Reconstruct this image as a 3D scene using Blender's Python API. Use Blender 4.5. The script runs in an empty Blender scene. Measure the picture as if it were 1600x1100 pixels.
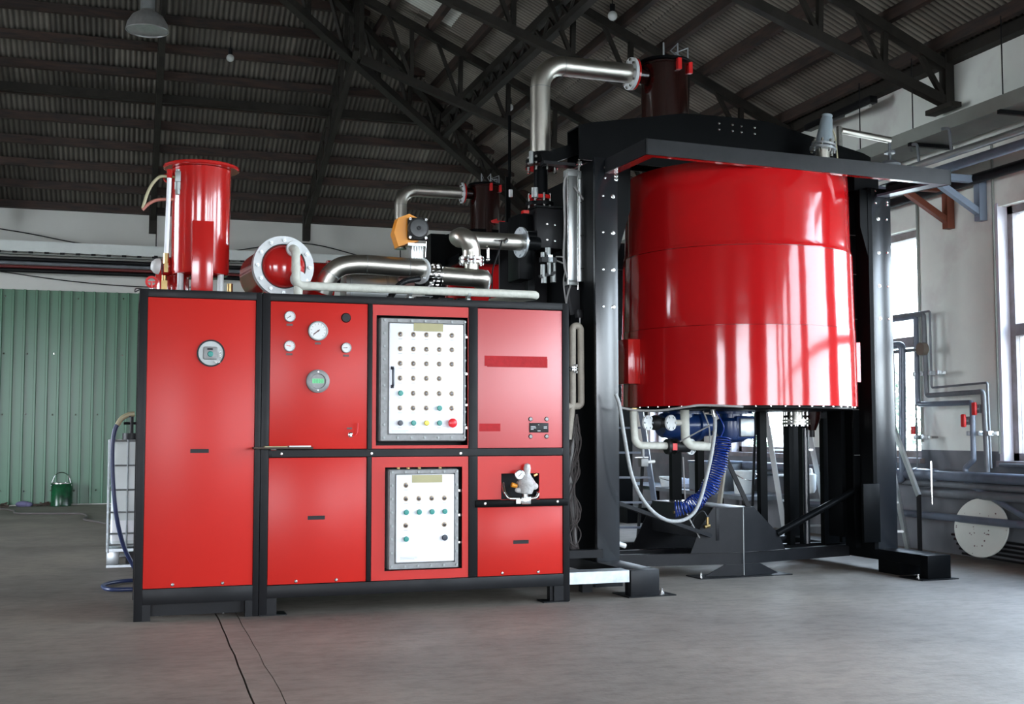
import bpy, bmesh, math, random
from mathutils import Vector, Matrix
random.seed(7)
PI = math.pi
C = bpy.context.scene.collection
S = bpy.context.scene

# ---------------------------------------------------------------- camera, world, light, exposure
cam_d = bpy.data.cameras.new('camera'); cam = bpy.data.objects.new('camera', cam_d); C.objects.link(cam)
cam_d.sensor_fit = 'HORIZONTAL'; cam_d.sensor_width = 36.0; cam_d.lens = 36.0 * 1855 / 1600
cam.location = (0, 0, 1.22)
yaw, pitch, roll = math.radians(17.98), math.radians(3.787), math.radians(0.05)
fwd = Vector((math.sin(yaw)*math.cos(pitch), math.cos(yaw)*math.cos(pitch), math.sin(pitch)))
cam.rotation_euler = (fwd.to_track_quat('-Z', 'Y').to_matrix().to_4x4() @ Matrix.Rotation(-roll, 4, 'Z')).to_euler()
cam_d.clip_end = 300
S.camera = cam
S.view_settings.view_transform = 'Standard'; S.view_settings.look = 'None'
S.view_settings.gamma = 1.0; S.view_settings.use_curve_mapping = False
S.view_settings.exposure = 0.52

SKY = 15.0
w = bpy.data.worlds.new('sky'); S.world = w; w.use_nodes = True
nt = w.node_tree; bg = nt.nodes['Background']
tc = nt.nodes.new('ShaderNodeTexCoord'); sp = nt.nodes.new('ShaderNodeSeparateXYZ'); cr = nt.nodes.new('ShaderNodeValToRGB')
nt.links.new(tc.outputs['Generated'], sp.inputs[0]); nt.links.new(sp.outputs['Z'], cr.inputs[0])
cr.color_ramp.elements[0].position = 0.0; cr.color_ramp.elements[0].color = (0.88, 0.93, 1.0, 1)
cr.color_ramp.elements[1].position = 0.8; cr.color_ramp.elements[1].color = (0.52, 0.70, 1.0, 1)
nt.links.new(cr.outputs[0], bg.inputs[0]); bg.inputs[1].default_value = SKY

def area(name, loc, rot, sx, sy, power, col=(1, 1, 1), portal=False):
    l = bpy.data.lights.new(name, 'AREA'); l.shape = 'RECTANGLE'; l.size = sx; l.size_y = sy; l.energy = power; l.color = col
    o = bpy.data.objects.new(name, l); C.objects.link(o); o.location = loc; o.rotation_euler = rot
    if portal: l.cycles.is_portal = True
    return o
# openings of the hall: windows in the right wall, a gate in the left wall, gates behind the camera
WIN = [(15.60, 17.01), (12.98, 14.39), (10.37, 11.78), (7.735, 9.15), (4.7, 7.1), (0.9, 3.9), (-2.9, 0.1), (-8.6, -3.9), (18.2, 19.6)]
WZ0, WZ1 = 0.93, 3.33
def wtop(b): return 3.33 if b > 7.5 else 3.95   # taller windows in the front bays
for i, (a, b) in enumerate(WIN):
    area('window_daylight', (8.2, (a+b)/2, (WZ0+wtop(b))/2), (0, PI/2, 0), wtop(b)-WZ0, b-a, 1, portal=True)
GL = [(-8.2, -4.6, 3.9), (10.0, 15.5, 4.3)]        # gates in the left wall: y0, y1, height
GF = [(-5.2, -0.8, 4.2), (4.6, 7.5, 4.1)]   # gates in the wall behind the camera: x0, x1, height
FY = -9.0
for a, b, h in GL: area('left_gate_daylight', (-9.75, (a+b)/2, h/2), (0, -PI/2, 0), h, b-a, 1, portal=True)
for a, b, h in GF:
    area('rear_gate_daylight', ((a+b)/2, FY-0.2, h/2), (PI/2, 0, 0), b-a, h, 1, portal=True)

# ---------------------------------------------------------------- materials
def mat(name, col, rough=0.5, metal=0.0, var=0.0, scale=4.0, bump=0.0, bscale=30.0, coat=0.0, spec=0.5, col2=None, trans=None, emit=None, rvar=0.0, detail=5.0, stretch=None, objrand=0.0, coord='Object'):
    m = bpy.data.materials.new(name); m.use_nodes = True
    n = m.node_tree.nodes; l = m.node_tree.links; b = n['Principled BSDF']
    b.inputs['Roughness'].default_value = rough; b.inputs['Metallic'].default_value = metal
    b.inputs['Coat Weight'].default_value = coat; b.inputs['Coat Roughness'].default_value = 0.06
    b.inputs['Specular IOR Level'].default_value = spec
    t = n.new('ShaderNodeTexCoord'); src = t.outputs[coord]
    if stretch:
        mp = n.new('ShaderNodeMapping'); mp.inputs['Scale'].default_value = stretch; l.new(src, mp.inputs[0]); src = mp.outputs[0]
    nz = n.new('ShaderNodeTexNoise'); nz.inputs['Scale'].default_value = scale; nz.inputs['Detail'].default_value = detail; nz.inputs['Roughness'].default_value = 0.6
    l.new(src, nz.inputs['Vector'])
    rp = n.new('ShaderNodeMapRange'); rp.inputs[1].default_value = 0.32; rp.inputs[2].default_value = 0.68
    l.new(nz.outputs[0], rp.inputs[0])
    mx = n.new('ShaderNodeMix'); mx.data_type = 'RGBA'
    c = tuple(col)+(1,)
    if col2 is None: d = tuple(max(0, x*(1-var)) for x in col)+(1,)
    else: d = tuple(col2)+(1,)
    mx.inputs[6].default_value = c; mx.inputs[7].default_value = d
    if col2 is None and var == 0: rp.inputs[4].default_value = 0
    l.new(rp.outputs[0], mx.inputs[0])
    out = mx.outputs[2]
    if objrand:
        oi = n.new('ShaderNodeObjectInfo'); mr = n.new('ShaderNodeMapRange'); mr.inputs[3].default_value = 1-objrand; mr.inputs[4].default_value = 1+objrand
        l.new(oi.outputs['Random'], mr.inputs[0])
        vm = n.new('ShaderNodeVectorMath'); vm.operation = 'SCALE'; l.new(out, vm.inputs[0]); l.new(mr.outputs[0], vm.inputs['Scale']); out = vm.outputs[0]
    l.new(out, b.inputs['Base Color'])
    if rvar:
        r2 = n.new('ShaderNodeMapRange'); r2.inputs[3].default_value = max(0, rough-rvar); r2.inputs[4].default_value = min(1, rough+rvar)
        l.new(nz.outputs[0], r2.inputs[0]); l.new(r2.outputs[0], b.inputs['Roughness'])
    if bump:
        n2 = n.new('ShaderNodeTexNoise'); n2.inputs['Scale'].default_value = bscale; n2.inputs['Detail'].default_value = 3; l.new(src, n2.inputs['Vector'])
        bp = n.new('ShaderNodeBump'); bp.inputs['Strength'].default_value = bump; bp.inputs['Distance'].default_value = 0.01
        l.new(n2.outputs[0], bp.inputs['Height']); l.new(bp.outputs[0], b.inputs['Normal'])
    if emit:
        b.inputs['Emission Color'].default_value = tuple(emit[:3])+(1,); b.inputs['Emission Strength'].default_value = emit[3]
    if trans: b.inputs['Transmission Weight'].default_value = trans
    m.diffuse_color = c
    return m
M = {}
M['red_vessel'] = mat('red_gloss_paint', (0.50, 0.008, 0.010), 0.11, var=0.12, scale=1.6, bump=0.6, bscale=1.5, coat=0.3, spec=0.42)
M['red_tank'] = mat('red_tank_paint', (0.50, 0.014, 0.012), 0.16, var=0.08, scale=3, bump=0.03, bscale=12, coat=0.5)
M['red_panel'] = mat('red_panel_paint', (0.53, 0.017, 0.011), 0.34, var=0.05, scale=2.0, spec=0.3)
M['red_tape'] = mat('red_tape', (0.44, 0.010, 0.014), 0.5, var=0.2, scale=30, bump=0.15, bscale=60, spec=0.2)
M['red_door_gloss'] = mat('red_door_enamel', (0.53, 0.022, 0.022), 0.44, var=0.04, scale=2.0, spec=1.6)
M['red_handle'] = mat('red_handle_plastic', (0.65, 0.02, 0.02), 0.3)
M['dark_red'] = mat('dark_red_paint', (0.018, 0.004, 0.003), 0.18, var=0.3, scale=3, coat=0.5)
M['black'] = mat('black_frame_paint', (0.004, 0.0045, 0.005), 0.36, var=0.25, scale=3, spec=0.06)
M['black_face'] = mat('black_satin_steel', (0.010, 0.0125, 0.016), 0.24, var=0.2, scale=3, bump=0.01, bscale=8, rvar=0.03, spec=0.95)
M['black_matt'] = mat('black_frame_satin', (0.009, 0.009, 0.010), 0.42, spec=0.2, var=0.35, scale=5, bump=0.03, bscale=60, rvar=0.1)
M['black_dust'] = mat('dusty_black_paint', (0.007, 0.0075, 0.009), 0.38, spec=0.22, col2=(0.012, 0.0125, 0.014), scale=6, bump=0.04, bscale=50)
M['rubber'] = mat('black_rubber', (0.008, 0.008, 0.009), 0.45, spec=0.3)
M['void'] = mat('dark_interior_paint', (0.010, 0.010, 0.012), 0.7)
M['steel'] = mat('brushed_stainless', (0.66, 0.63, 0.56), 0.34, metal=1.0, var=0.15, scale=7, bump=0.03, bscale=25, rvar=0.06)
M['chrome'] = mat('bright_zinc', (0.72, 0.72, 0.70), 0.2, metal=1.0, var=0.2, scale=30)
M['zinc'] = mat('galvanised_steel', (0.62, 0.66, 0.68), 0.38, metal=0.85, var=0.25, scale=14)
M['alu'] = mat('anodised_aluminium', (0.72, 0.75, 0.74), 0.33, metal=0.9, var=0.08, scale=5)
M['dull_steel'] = mat('dull_grey_steel', (0.36, 0.38, 0.37), 0.45, metal=0.6, var=0.2, scale=6)
M['white_flange'] = mat('white_painted_flange', (0.72, 0.74, 0.74), 0.4, var=0.12, scale=20)
M['white_pipe'] = mat('off_white_lagging', (0.68, 0.68, 0.60), 0.55, col2=(0.56, 0.56, 0.49), scale=22, bump=0.35, bscale=45)
M['beige_pipe'] = mat('beige_lagging', (0.50, 0.45, 0.37), 0.6, col2=(0.40, 0.35, 0.29), scale=18, bump=0.4, bscale=50)
M['white_panel'] = mat('white_enclosure_lid', (0.93, 0.94, 0.97), 0.4, var=0.02, scale=2)
M['grey_cast'] = mat('grey_cast_aluminium', (0.27, 0.27, 0.265), 0.45, metal=0.2, var=0.25, scale=25, bump=0.1, bscale=40)
M['khaki'] = mat('khaki_masking_label', (0.42, 0.38, 0.20), 0.55, var=0.1, scale=8)
M['brass'] = mat('brass', (0.40, 0.28, 0.12), 0.3, metal=1.0, var=0.2, scale=20)
M['lamp_ring'] = mat('indicator_bezel', (0.34, 0.26, 0.18), 0.35, metal=0.6)
M['lamp_core'] = mat('indicator_lens', (0.03, 0.02, 0.02), 0.2)
M['green_btn'] = mat('green_button', (0.01, 0.24, 0.20), 0.3)
M['black_btn'] = mat('black_button', (0.015, 0.02, 0.035), 0.3)
M['yellow_btn'] = mat('yellow_button', (0.75, 0.62, 0.05), 0.3)
M['red_btn'] = mat('red_button', (0.75, 0.02, 0.03), 0.3)
M['dial'] = mat('white_dial', (0.72, 0.72, 0.70), 0.35)
M['lcd'] = mat('green_lcd', (0.10, 0.50, 0.20), 0.3, emit=(0.10, 0.5, 0.2, 0.25))
M['lcd_dark'] = mat('dark_lcd_segment', (0.02, 0.12, 0.05), 0.3)
M['orange'] = mat('orange_actuator_paint', (0.80, 0.30, 0.02), 0.3, var=0.08)
M['blue'] = mat('dark_blue_motor_paint', (0.008, 0.035, 0.14), 0.3, var=0.25, scale=6, coat=0.2)
M['blue_hose'] = mat('blue_coil_hose', (0.008, 0.035, 0.24), 0.25)
M['navy_hose'] = mat('navy_hose', (0.03, 0.045, 0.12), 0.35)
M['clear_hose'] = mat('yellowed_clear_hose', (0.46, 0.42, 0.26), 0.3)
M['braid'] = mat('grey_braided_hose', (0.42, 0.43, 0.42), 0.45, col2=(0.30, 0.31, 0.31), scale=60, bump=0.2, bscale=120)
M['cable'] = mat('grey_cable', (0.30, 0.29, 0.28), 0.5)
M['brown_cable'] = mat('brown_grey_cable', (0.10, 0.085, 0.08), 0.5)
M['plastic_wrap'] = mat('crumpled_clear_plastic', (0.62, 0.60, 0.58), 0.18, var=0.25, scale=40, bump=0.6, bscale=60)
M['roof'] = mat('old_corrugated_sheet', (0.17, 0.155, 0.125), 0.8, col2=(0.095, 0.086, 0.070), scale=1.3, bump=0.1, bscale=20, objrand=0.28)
M['rooflight'] = mat('rooflight_sheet_painted_bright', (0.62, 0.64, 0.56), 0.5, var=0.15, scale=3)  # opaque sheet; daylight coming through it is put into the pale colour
M['purlin'] = mat('rusty_brown_purlin', (0.060, 0.032, 0.022), 0.7, col2=(0.018, 0.015, 0.013), scale=3, stretch=(1, 1, 6), objrand=0.3)
M['truss'] = mat('dark_grey_truss_steel', (0.032, 0.028, 0.022), 0.7, col2=(0.018, 0.016, 0.013), spec=0.25, scale=4)
M['conc'] = None
def groove_shade(m, axis, amt):
    """corrugation shading painted into the base colour: valleys darker, crests lighter"""
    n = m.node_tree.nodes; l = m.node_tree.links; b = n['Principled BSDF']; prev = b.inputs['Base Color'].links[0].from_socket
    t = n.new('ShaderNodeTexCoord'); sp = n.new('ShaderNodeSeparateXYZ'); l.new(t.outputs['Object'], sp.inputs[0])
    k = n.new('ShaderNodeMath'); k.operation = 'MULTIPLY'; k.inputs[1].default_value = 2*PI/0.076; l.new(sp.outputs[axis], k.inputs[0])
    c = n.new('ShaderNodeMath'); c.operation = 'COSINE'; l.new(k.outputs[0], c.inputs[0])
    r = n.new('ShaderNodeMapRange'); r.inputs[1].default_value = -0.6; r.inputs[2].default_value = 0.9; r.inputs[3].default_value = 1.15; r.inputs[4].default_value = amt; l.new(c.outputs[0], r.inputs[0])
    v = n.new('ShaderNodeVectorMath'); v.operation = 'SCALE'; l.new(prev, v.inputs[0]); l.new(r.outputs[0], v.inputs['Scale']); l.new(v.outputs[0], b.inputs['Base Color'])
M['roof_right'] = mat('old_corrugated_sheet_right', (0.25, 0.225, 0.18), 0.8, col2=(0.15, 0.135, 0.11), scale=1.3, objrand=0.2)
groove_shade(M['roof'], 'X', 0.55); groove_shade(M['roof_right'], 'Y', 0.35); groove_shade(M['rooflight'], 'Y', 0.7)  # shade between the ridges is added to the sheet colours
M['dark_joint'] = mat('dark_joint_dirt', (0.03, 0.028, 0.025), 0.9)
M['greyblue'] = mat('grey_blue_pipe_paint', (0.15, 0.18, 0.23), 0.32, var=0.25, scale=8, metal=0.1)
M['grey_pipe'] = mat('grey_pipe_paint', (0.17, 0.185, 0.20), 0.4, var=0.3, scale=8)
M['tray'] = mat('pale_cable_tray', (0.26, 0.28, 0.25), 0.5, var=0.2, scale=3)
M['bracket_blue'] = mat('blue_grey_bracket', (0.22, 0.27, 0.34), 0.5, var=0.1)
M['bracket_rust'] = mat('rust_red_bracket', (0.22, 0.055, 0.025), 0.6, var=0.2)
M['win_frame'] = mat('weathered_window_frame', (0.16, 0.135, 0.12), 0.5, col2=(0.26, 0.24, 0.26), scale=5)
M['reveal'] = mat('pale_window_reveal', (0.62, 0.60, 0.66), 0.5, var=0.1)
M['green_sheet'] = mat('green_profiled_sheet', (0.085, 0.195, 0.12), 0.25, var=0.06, scale=0.8, spec=0.35)
M['white_plastic'] = mat('white_translucent_plastic', (0.74, 0.78, 0.76), 0.35, var=0.05, scale=3)
M['white_liquid'] = mat('white_liquid_level_plastic', (0.86, 0.86, 0.88), 0.35)
M['bucket_green'] = mat('dark_green_tin', (0.008, 0.10, 0.035), 0.25, col2=(0.01, 0.015, 0.012), scale=5)
M['white_disc'] = mat('chipped_white_paint', (0.58, 0.60, 0.54), 0.5, var=0.08, scale=4)
M['cloth'] = mat('pale_blue_cloth', (0.50, 0.55, 0.66), 0.8, var=0.2)
M['lilac'] = mat('lilac_rag', (0.16, 0.15, 0.26), 0.9)
M['lamp_glass'] = mat('ribbed_lamp_reflector', (0.55, 0.55, 0.53), 0.3, metal=0.6, var=0.2, scale=15)
M['bulb'] = mat('white_glass_globe', (0.62, 0.64, 0.60), 0.25)
M['wood'] = mat('dark_wood', (0.07, 0.045, 0.03), 0.7, var=0.4, scale=5)
M['leaf'] = mat('leaf_green', (0.42, 0.52, 0.40), 0.6, var=0.4, scale=3)
M['bark'] = mat('bark', (0.10, 0.07, 0.05), 0.9)
M['yard'] = mat('yard_paving', (0.50, 0.43, 0.34), 0.8, var=0.2, scale=1.0)
M['brown_red'] = mat('brown_red_side_panel', (0.28, 0.06, 0.04), 0.4, var=0.3)
M['ink'] = mat('engraved_label', (0.10, 0.05, 0.05), 0.5)
M['white_ink'] = mat('white_print', (0.7, 0.7, 0.7), 0.5)

def wall_mat():
    m = mat('plaster_wall', (0.84, 0.87, 0.79), 0.75, col2=(0.75, 0.77, 0.71), scale=1.4, bump=0.12, bscale=14)
    n = m.node_tree.nodes; l = m.node_tree.links; b = n['Principled BSDF']
    prev = b.inputs['Base Color'].links[0].from_socket
    t = n.new('ShaderNodeTexCoord'); s = n.new('ShaderNodeSeparateXYZ'); l.new(t.outputs['Object'], s.inputs[0])
    nz = n.new('ShaderNodeTexNoise'); nz.inputs['Scale'].default_value = 1.7; nz.inputs['Detail'].default_value = 6; l.new(t.outputs['Object'], nz.inputs['Vector'])
    cr2 = n.new('ShaderNodeValToRGB'); cr2.color_ramp.elements[0].position = 0.56; cr2.color_ramp.elements[1].position = 0.66
    l.new(nz.outputs[0], cr2.inputs[0])
    mp = n.new('ShaderNodeMath'); mp.operation = 'MULTIPLY'; mp.inputs[1].default_value = 0.45; l.new(cr2.outputs[0], mp.inputs[0])
    mx1 = n.new('ShaderNodeMix'); mx1.data_type = 'RGBA'; l.new(mp.outputs[0], mx1.inputs[0]); l.new(prev, mx1.inputs[6]); mx1.inputs[7].default_value = (0.62, 0.57, 0.54, 1)
    lt = n.new('ShaderNodeMath'); lt.operation = 'LESS_THAN'; lt.inputs[1].default_value = 1.02; l.new(s.outputs['Z'], lt.inputs[0])
    dz = n.new('ShaderNodeTexNoise'); dz.inputs['Scale'].default_value = 2.5; l.new(t.outputs['Object'], dz.inputs['Vector'])
    dr = n.new('ShaderNodeValToRGB'); dr.color_ramp.elements[0].color = (0.10, 0.11, 0.12, 1); dr.color_ramp.elements[1].color = (0.17, 0.175, 0.185, 1)
    dr.color_ramp.elements[0].position = 0.3; dr.color_ramp.elements[1].position = 0.6
    l.new(dz.outputs[0], dr.inputs[0])
    mx = n.new('ShaderNodeMix'); mx.data_type = 'RGBA'; l.new(lt.outputs[0], mx.inputs[0]); l.new(mx1.outputs[2], mx.inputs[6]); l.new(dr.outputs[0], mx.inputs[7])
    l.new(mx.outputs[2], b.inputs['Base Color'])
    return m
M['wall'] = wall_mat()
M['wall_back'] = mat('grey_plaster', (0.66, 0.66, 0.61), 0.8, col2=(0.60, 0.60, 0.55), scale=0.8, bump=0.05, bscale=10)

M['wall_dark'] = mat('dark_unseen_wall', (0.10, 0.095, 0.085), 0.8, var=0.3, scale=1.0)  # unseen walls, made dark so less grey reflects in the red paint

def conc_mat():
    m = mat('worn_concrete', (0.30, 0.252, 0.205), 0.60, col2=(0.18, 0.155, 0.130), spec=0.4, scale=0.7, bump=0.18, bscale=28, rvar=0.12, detail=9, coord='Object')
    n = m.node_tree.nodes; l = m.node_tree.links; b = n['Principled BSDF']
    prev = b.inputs['Base Color'].links[0].from_socket
    t = n.new('ShaderNodeTexCoord')
    mp = n.new('ShaderNodeMapping'); mp.inputs['Scale'].default_value = (1.6, 3.2, 1); mp.inputs['Rotation'].default_value = (0, 0, 0.25); l.new(t.outputs['Object'], mp.inputs[0])
    nz = n.new('ShaderNodeTexNoise'); nz.inputs['Scale'].default_value = 4; nz.inputs['Detail'].default_value = 10; nz.inputs['Roughness'].default_value = 0.7; l.new(mp.outputs[0], nz.inputs['Vector'])
    cr = n.new('ShaderNodeValToRGB'); cr.color_ramp.elements[0].position = 0.30; cr.color_ramp.elements[0].color = (0.62, 0.62, 0.62, 1); cr.color_ramp.elements[1].position = 0.55; cr.color_ramp.elements[1].color = (1.05, 1.05, 1.05, 1)
    l.new(nz.outputs[0], cr.inputs[0])
    vm = n.new('ShaderNodeMix'); vm.data_type = 'RGBA'; vm.blend_type = 'MULTIPLY'; vm.inputs[0].default_value = 0.8
    l.new(prev, vm.inputs[6]); l.new(cr.outputs[0], vm.inputs[7]); l.new(vm.outputs[2], b.inputs['Base Color'])
    return m
M['conc'] = conc_mat()

def glass_mat():
    m = bpy.data.materials.new('window_glass'); m.use_nodes = True
    n = m.node_tree.nodes; l = m.node_tree.links; n.remove(n['Principled BSDF'])
    tr = n.new('ShaderNodeBsdfTransparent'); tr.inputs[0].default_value = (0.93, 0.96, 0.96, 1)
    gl = n.new('ShaderNodeBsdfGlossy'); gl.inputs['Roughness'].default_value = 0.03
    lw = n.new('ShaderNodeLayerWeight'); lw.inputs[0].default_value = 0.5
    pw = n.new('ShaderNodeMath'); pw.operation = 'POWER'; pw.inputs[1].default_value = 4.0; l.new(lw.outputs['Facing'], pw.inputs[0])
    fr = n.new('ShaderNodeMath'); fr.operation = 'MULTIPLY_ADD'; fr.inputs[1].default_value = 0.6; fr.inputs[2].default_value = 0.03; l.new(pw.outputs[0], fr.inputs[0])
    mx = n.new('ShaderNodeMixShader'); l.new(fr.outputs[0], mx.inputs[0]); l.new(tr.outputs[0], mx.inputs[1]); l.new(gl.outputs[0], mx.inputs[2])
    l.new(mx.outputs[0], n['Material Output'].inputs[0]); return m
M['glass'] = glass_mat()

# ---------------------------------------------------------------- mesh builder
class MB:
    def __init__(s): s.bm = bmesh.new()
    def _tr(s, vs, mt):
        bmesh.ops.transform(s.bm, matrix=mt, verts=vs)
    def box(s, x0, x1, y0, y1, z0, z1, bev=0.0):
        r = bmesh.ops.create_cube(s.bm, size=1.0); vs = r['verts']
        s._tr(vs, Matrix.Translation(((x0+x1)/2, (y0+y1)/2, (z0+z1)/2)) @ Matrix.Diagonal((abs(x1-x0), abs(y1-y0), abs(z1-z0), 1)))
        if bev:
            es = list({e for v in vs for e in v.link_edges})
            bmesh.ops.bevel(s.bm, geom=es, offset=bev, segments=2, affect='EDGES', profile=0.5)
        return s
    def bar(s, p0, p1, w, h, up=(0, 0, 1)):
        p0, p1 = Vector(p0), Vector(p1); d = p1-p0; L = d.length; z = d.normalized(); u = Vector(up)
        if abs(z.dot(u)) > 0.99: u = Vector((0, 1, 0))
        x = u.cross(z).normalized(); y = z.cross(x)
        mt = Matrix((x, y, z)).transposed().to_4x4(); mt.translation = (p0+p1)/2
        r = bmesh.ops.create_cube(s.bm, size=1.0); s._tr(r['verts'], mt @ Matrix.Diagonal((w, h, L, 1))); return s
    def cyl(s, p0, p1, r, r2=None, n=20):
        p0, p1 = Vector(p0), Vector(p1); d = p1-p0
        q = bmesh.ops.create_cone(s.bm, cap_ends=True, segments=n, radius1=r, radius2=r if r2 is None else r2, depth=d.length)
        mt = d.to_track_quat('Z', 'Y').to_matrix().to_4x4(); mt.translation = (p0+p1)/2
        s._tr(q['verts'], mt); return s
    def sph(s, c, r, sx=1, sy=1, sz=1, n=16):
        q = bmesh.ops.create_uvsphere(s.bm, u_segments=n, v_segments=max(6, n//2), radius=r)
        s._tr(q['verts'], Matrix.Translation(c) @ Matrix.Diagonal((sx, sy, sz, 1))); return s
    def tube(s, pts, r, n=12, bend=None, cap=True, smooth=False):
        P = [Vector(p) for p in pts]
        if smooth: P = catmull(P)
        elif bend: P = fillet(P, bend)
        T = []
        for i in range(len(P)):
            a = P[max(0, i-1)]; b = P[min(len(P)-1, i+1)]; T.append((b-a).normalized())
        u = Vector((0, 0, 1)) if abs(T[0].z) < 0.9 else Vector((1, 0, 0))
        x = T[0].cross(u).normalized(); rings = []
        for i, p in enumerate(P):
            x = (x - T[i]*x.dot(T[i])); x.normalize(); y = T[i].cross(x)
            rr = r[i] if isinstance(r, (list, tuple)) else r
            rings.append([s.bm.verts.new(p + x*math.cos(2*PI*k/n)*rr + y*math.sin(2*PI*k/n)*rr) for k in range(n)])
        for a, b in zip(rings, rings[1:]):
            for k in range(n): s.bm.faces.new((a[k], a[(k+1) % n], b[(k+1) % n], b[k]))
        if cap:
            s.bm.faces.new(rings[0][::-1]); s.bm.faces.new(rings[-1])
        return s
    def lathe(s, prof, c=(0, 0, 0), axis=(0, 0, 1), n=48, close=True):
        mt = Vector(axis).to_track_quat('Z', 'Y').to_matrix().to_4x4(); mt.translation = Vector(c)
        rings = []; new = []
        for r, z in prof:
            if r < 1e-5: v = s.bm.verts.new((0, 0, z)); rings.append([v]); new.append(v)
            else:
                ring = [s.bm.verts.new((r*math.cos(2*PI*k/n), r*math.sin(2*PI*k/n), z)) for k in range(n)]; rings.append(ring); new += ring
        for a, b in zip(rings, rings[1:]):
            for k in range(n):
                k2 = (k+1) % n
                if len(a) == 1 and len(b) == 1: continue
                if len(a) == 1: s.bm.faces.new((a[0], b[k2], b[k]))
                elif len(b) == 1: s.bm.faces.new((a[k], a[k2], b[0]))
                else: s.bm.faces.new((a[k], a[k2], b[k2], b[k]))
        s._tr(new, mt); return s
    def prism(s, pts, vec):
        v = Vector(vec); a = [s.bm.verts.new(p) for p in pts]; b = [s.bm.verts.new(Vector(p)+v) for p in pts]
        n = len(a); s.bm.faces.new(a[::-1]); s.bm.faces.new(b)
        for i in range(n): s.bm.faces.new((a[i], a[(i+1) % n], b[(i+1) % n], b[i]))
        return s
    def ring(s, c, axis, ro, ri, t, n=40):
        return s.lathe([(ri, -t/2), (ro, -t/2), (ro, t/2), (ri, t/2), (ri, -t/2)], c, axis, n)
    def bolts(s, c, axis, R, k, r, t, ph=0.0):
        ax = Vector(axis).normalized(); u = Vector((0, 0, 1)) if abs(ax.z) < 0.9 else Vector((1, 0, 0)); x = u.cross(ax).normalized(); y = ax.cross(x)
        for i in range(k):
            a = 2*PI*(i+ph)/k; p = Vector(c)+x*math.cos(a)*R+y*math.sin(a)*R
            s.cyl(p-ax*t/2, p+ax*t/2, r, n=6)
        return s
def fillet(P, R):
    out = [P[0]]
    for i in range(1, len(P)-1):
        a, b, c = P[i-1], P[i], P[i+1]; d1 = (a-b); d2 = (c-b); l1, l2 = d1.length, d2.length
        d1.normalize(); d2.normalize(); ang = d1.angle(d2)
        if ang > 3.1: out.append(b); continue
        t = min(R/math.tan(ang/2), l1*0.49 if i > 1 else l1*0.98, l2*0.49 if i < len(P)-2 else l2*0.98); rr = t*math.tan(ang/2)
        bis = (d1+d2).normalized(); cen = b+bis*(rr/math.sin(ang/2))
        s0 = b+d1*t-cen; s1 = b+d2*t-cen; tot = s0.angle(s1); ax = s0.cross(s1).normalized(); k = 10
        for j in range(k+1): out.append(cen + Matrix.Rotation(tot*j/k, 3, ax) @ s0)
    out.append(P[-1]); return out
def catmull(P, k=8):
    Q = [P[0]*2-P[1]]+P+[P[-1]*2-P[-2]]; out = []
    for i in range(1, len(Q)-2):
        a, b, c, d = Q[i-1:i+3]
        for j in range(k):
            t = j/k; out.append(0.5*((2*b)+(c-a)*t+(2*a-5*b+4*c-d)*t*t+(3*b-a-3*c+d)*t**3))
    out.append(P[-1]); return out

# ---------------------------------------------------------------- things and parts
TH = math.radians(3.5); ORG = Vector((3.54, 8.09, 0)); RZ = Matrix.Rotation(TH, 3, 'Z')
BASE = {}
SPLIT = {'test_cock', 'plastic_fold', 'clevis', 'level_switch', 'clip', 'foot_plate', 'clamp_screw', 'floor_anchor', 'saddle_block', 'nozzle_flange', 'saddle', 'flange', 'post', 'switch_contact', 'bracket', 'drain_fitting', 'weld_seam', 'band'}
def thing(name, label, cat, base=(0, 0, 0), mach=False, group=None):
    o = bpy.data.objects.new(name, None); C.objects.link(o); o.empty_display_size = 0.1
    b = Vector(base); BASE[o.name] = b
    o.location = ORG + RZ @ b if mach else b
    o.rotation_euler = (0, 0, TH if mach else 0)
    o['label'] = label; o['category'] = cat
    if group: o['group'] = group
    return o
def mesh_of(name, mb, m, smooth=True, off=None):
    if off is not None: bmesh.ops.translate(mb.bm, verts=mb.bm.verts, vec=-off)
    bmesh.ops.recalc_face_normals(mb.bm, faces=mb.bm.faces)
    me = bpy.data.meshes.new(name); mb.bm.to_mesh(me); mb.bm.free()
    if smooth:
        me.shade_smooth(); me.set_sharp_from_angle(angle=math.radians(38))
    me.materials.append(m if not isinstance(m, str) else M[m]); return me
def part(name, mb, m, parent, label=None, stuff=False):
    """a part (parent = thing) or a sub-part (parent = part); geometry is given in the thing's frame"""
    root = parent
    while root.parent: root = root.parent
    off = BASE.get(root.name, Vector((0, 0, 0)))
    if name in SPLIT and not stuff:
        todo = set(mb.bm.faces); groups = []
        while todo:
            f = todo.pop(); st = [f]; g = [f]
            while st:
                for e in st.pop().edges:
                    for h in e.link_faces:
                        if h in todo: todo.remove(h); st.append(h); g.append(h)
            groups.append(g)
        if len(groups) > 1:
            for g in groups:
                q = MB(); mp = {}
                for f in g: q.bm.faces.new([mp.setdefault(v, None) or mp.__setitem__(v, q.bm.verts.new(v.co)) or mp[v] for v in f.verts])
                o = bpy.data.objects.new(name, mesh_of(name, q, m, off=off)); C.objects.link(o); o.parent = parent
                if label: o['label'] = label
            mb.bm.free(); return o
    o = bpy.data.objects.new(name, mesh_of(name, mb, m, off=off)); C.objects.link(o); o.parent = parent
    if label: o['label'] = label
    if stuff: o['kind'] = 'stuff'
    return o
def inst(name, me, parent, loc, off=None, rot=None):
    o = bpy.data.objects.new(name, me); C.objects.link(o); o.parent = parent
    root = parent
    while root.parent: root = root.parent
    o.location = Vector(loc) - BASE.get(root.name, Vector((0, 0, 0)))
    if rot: o.rotation_euler = rot
    return o
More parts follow.
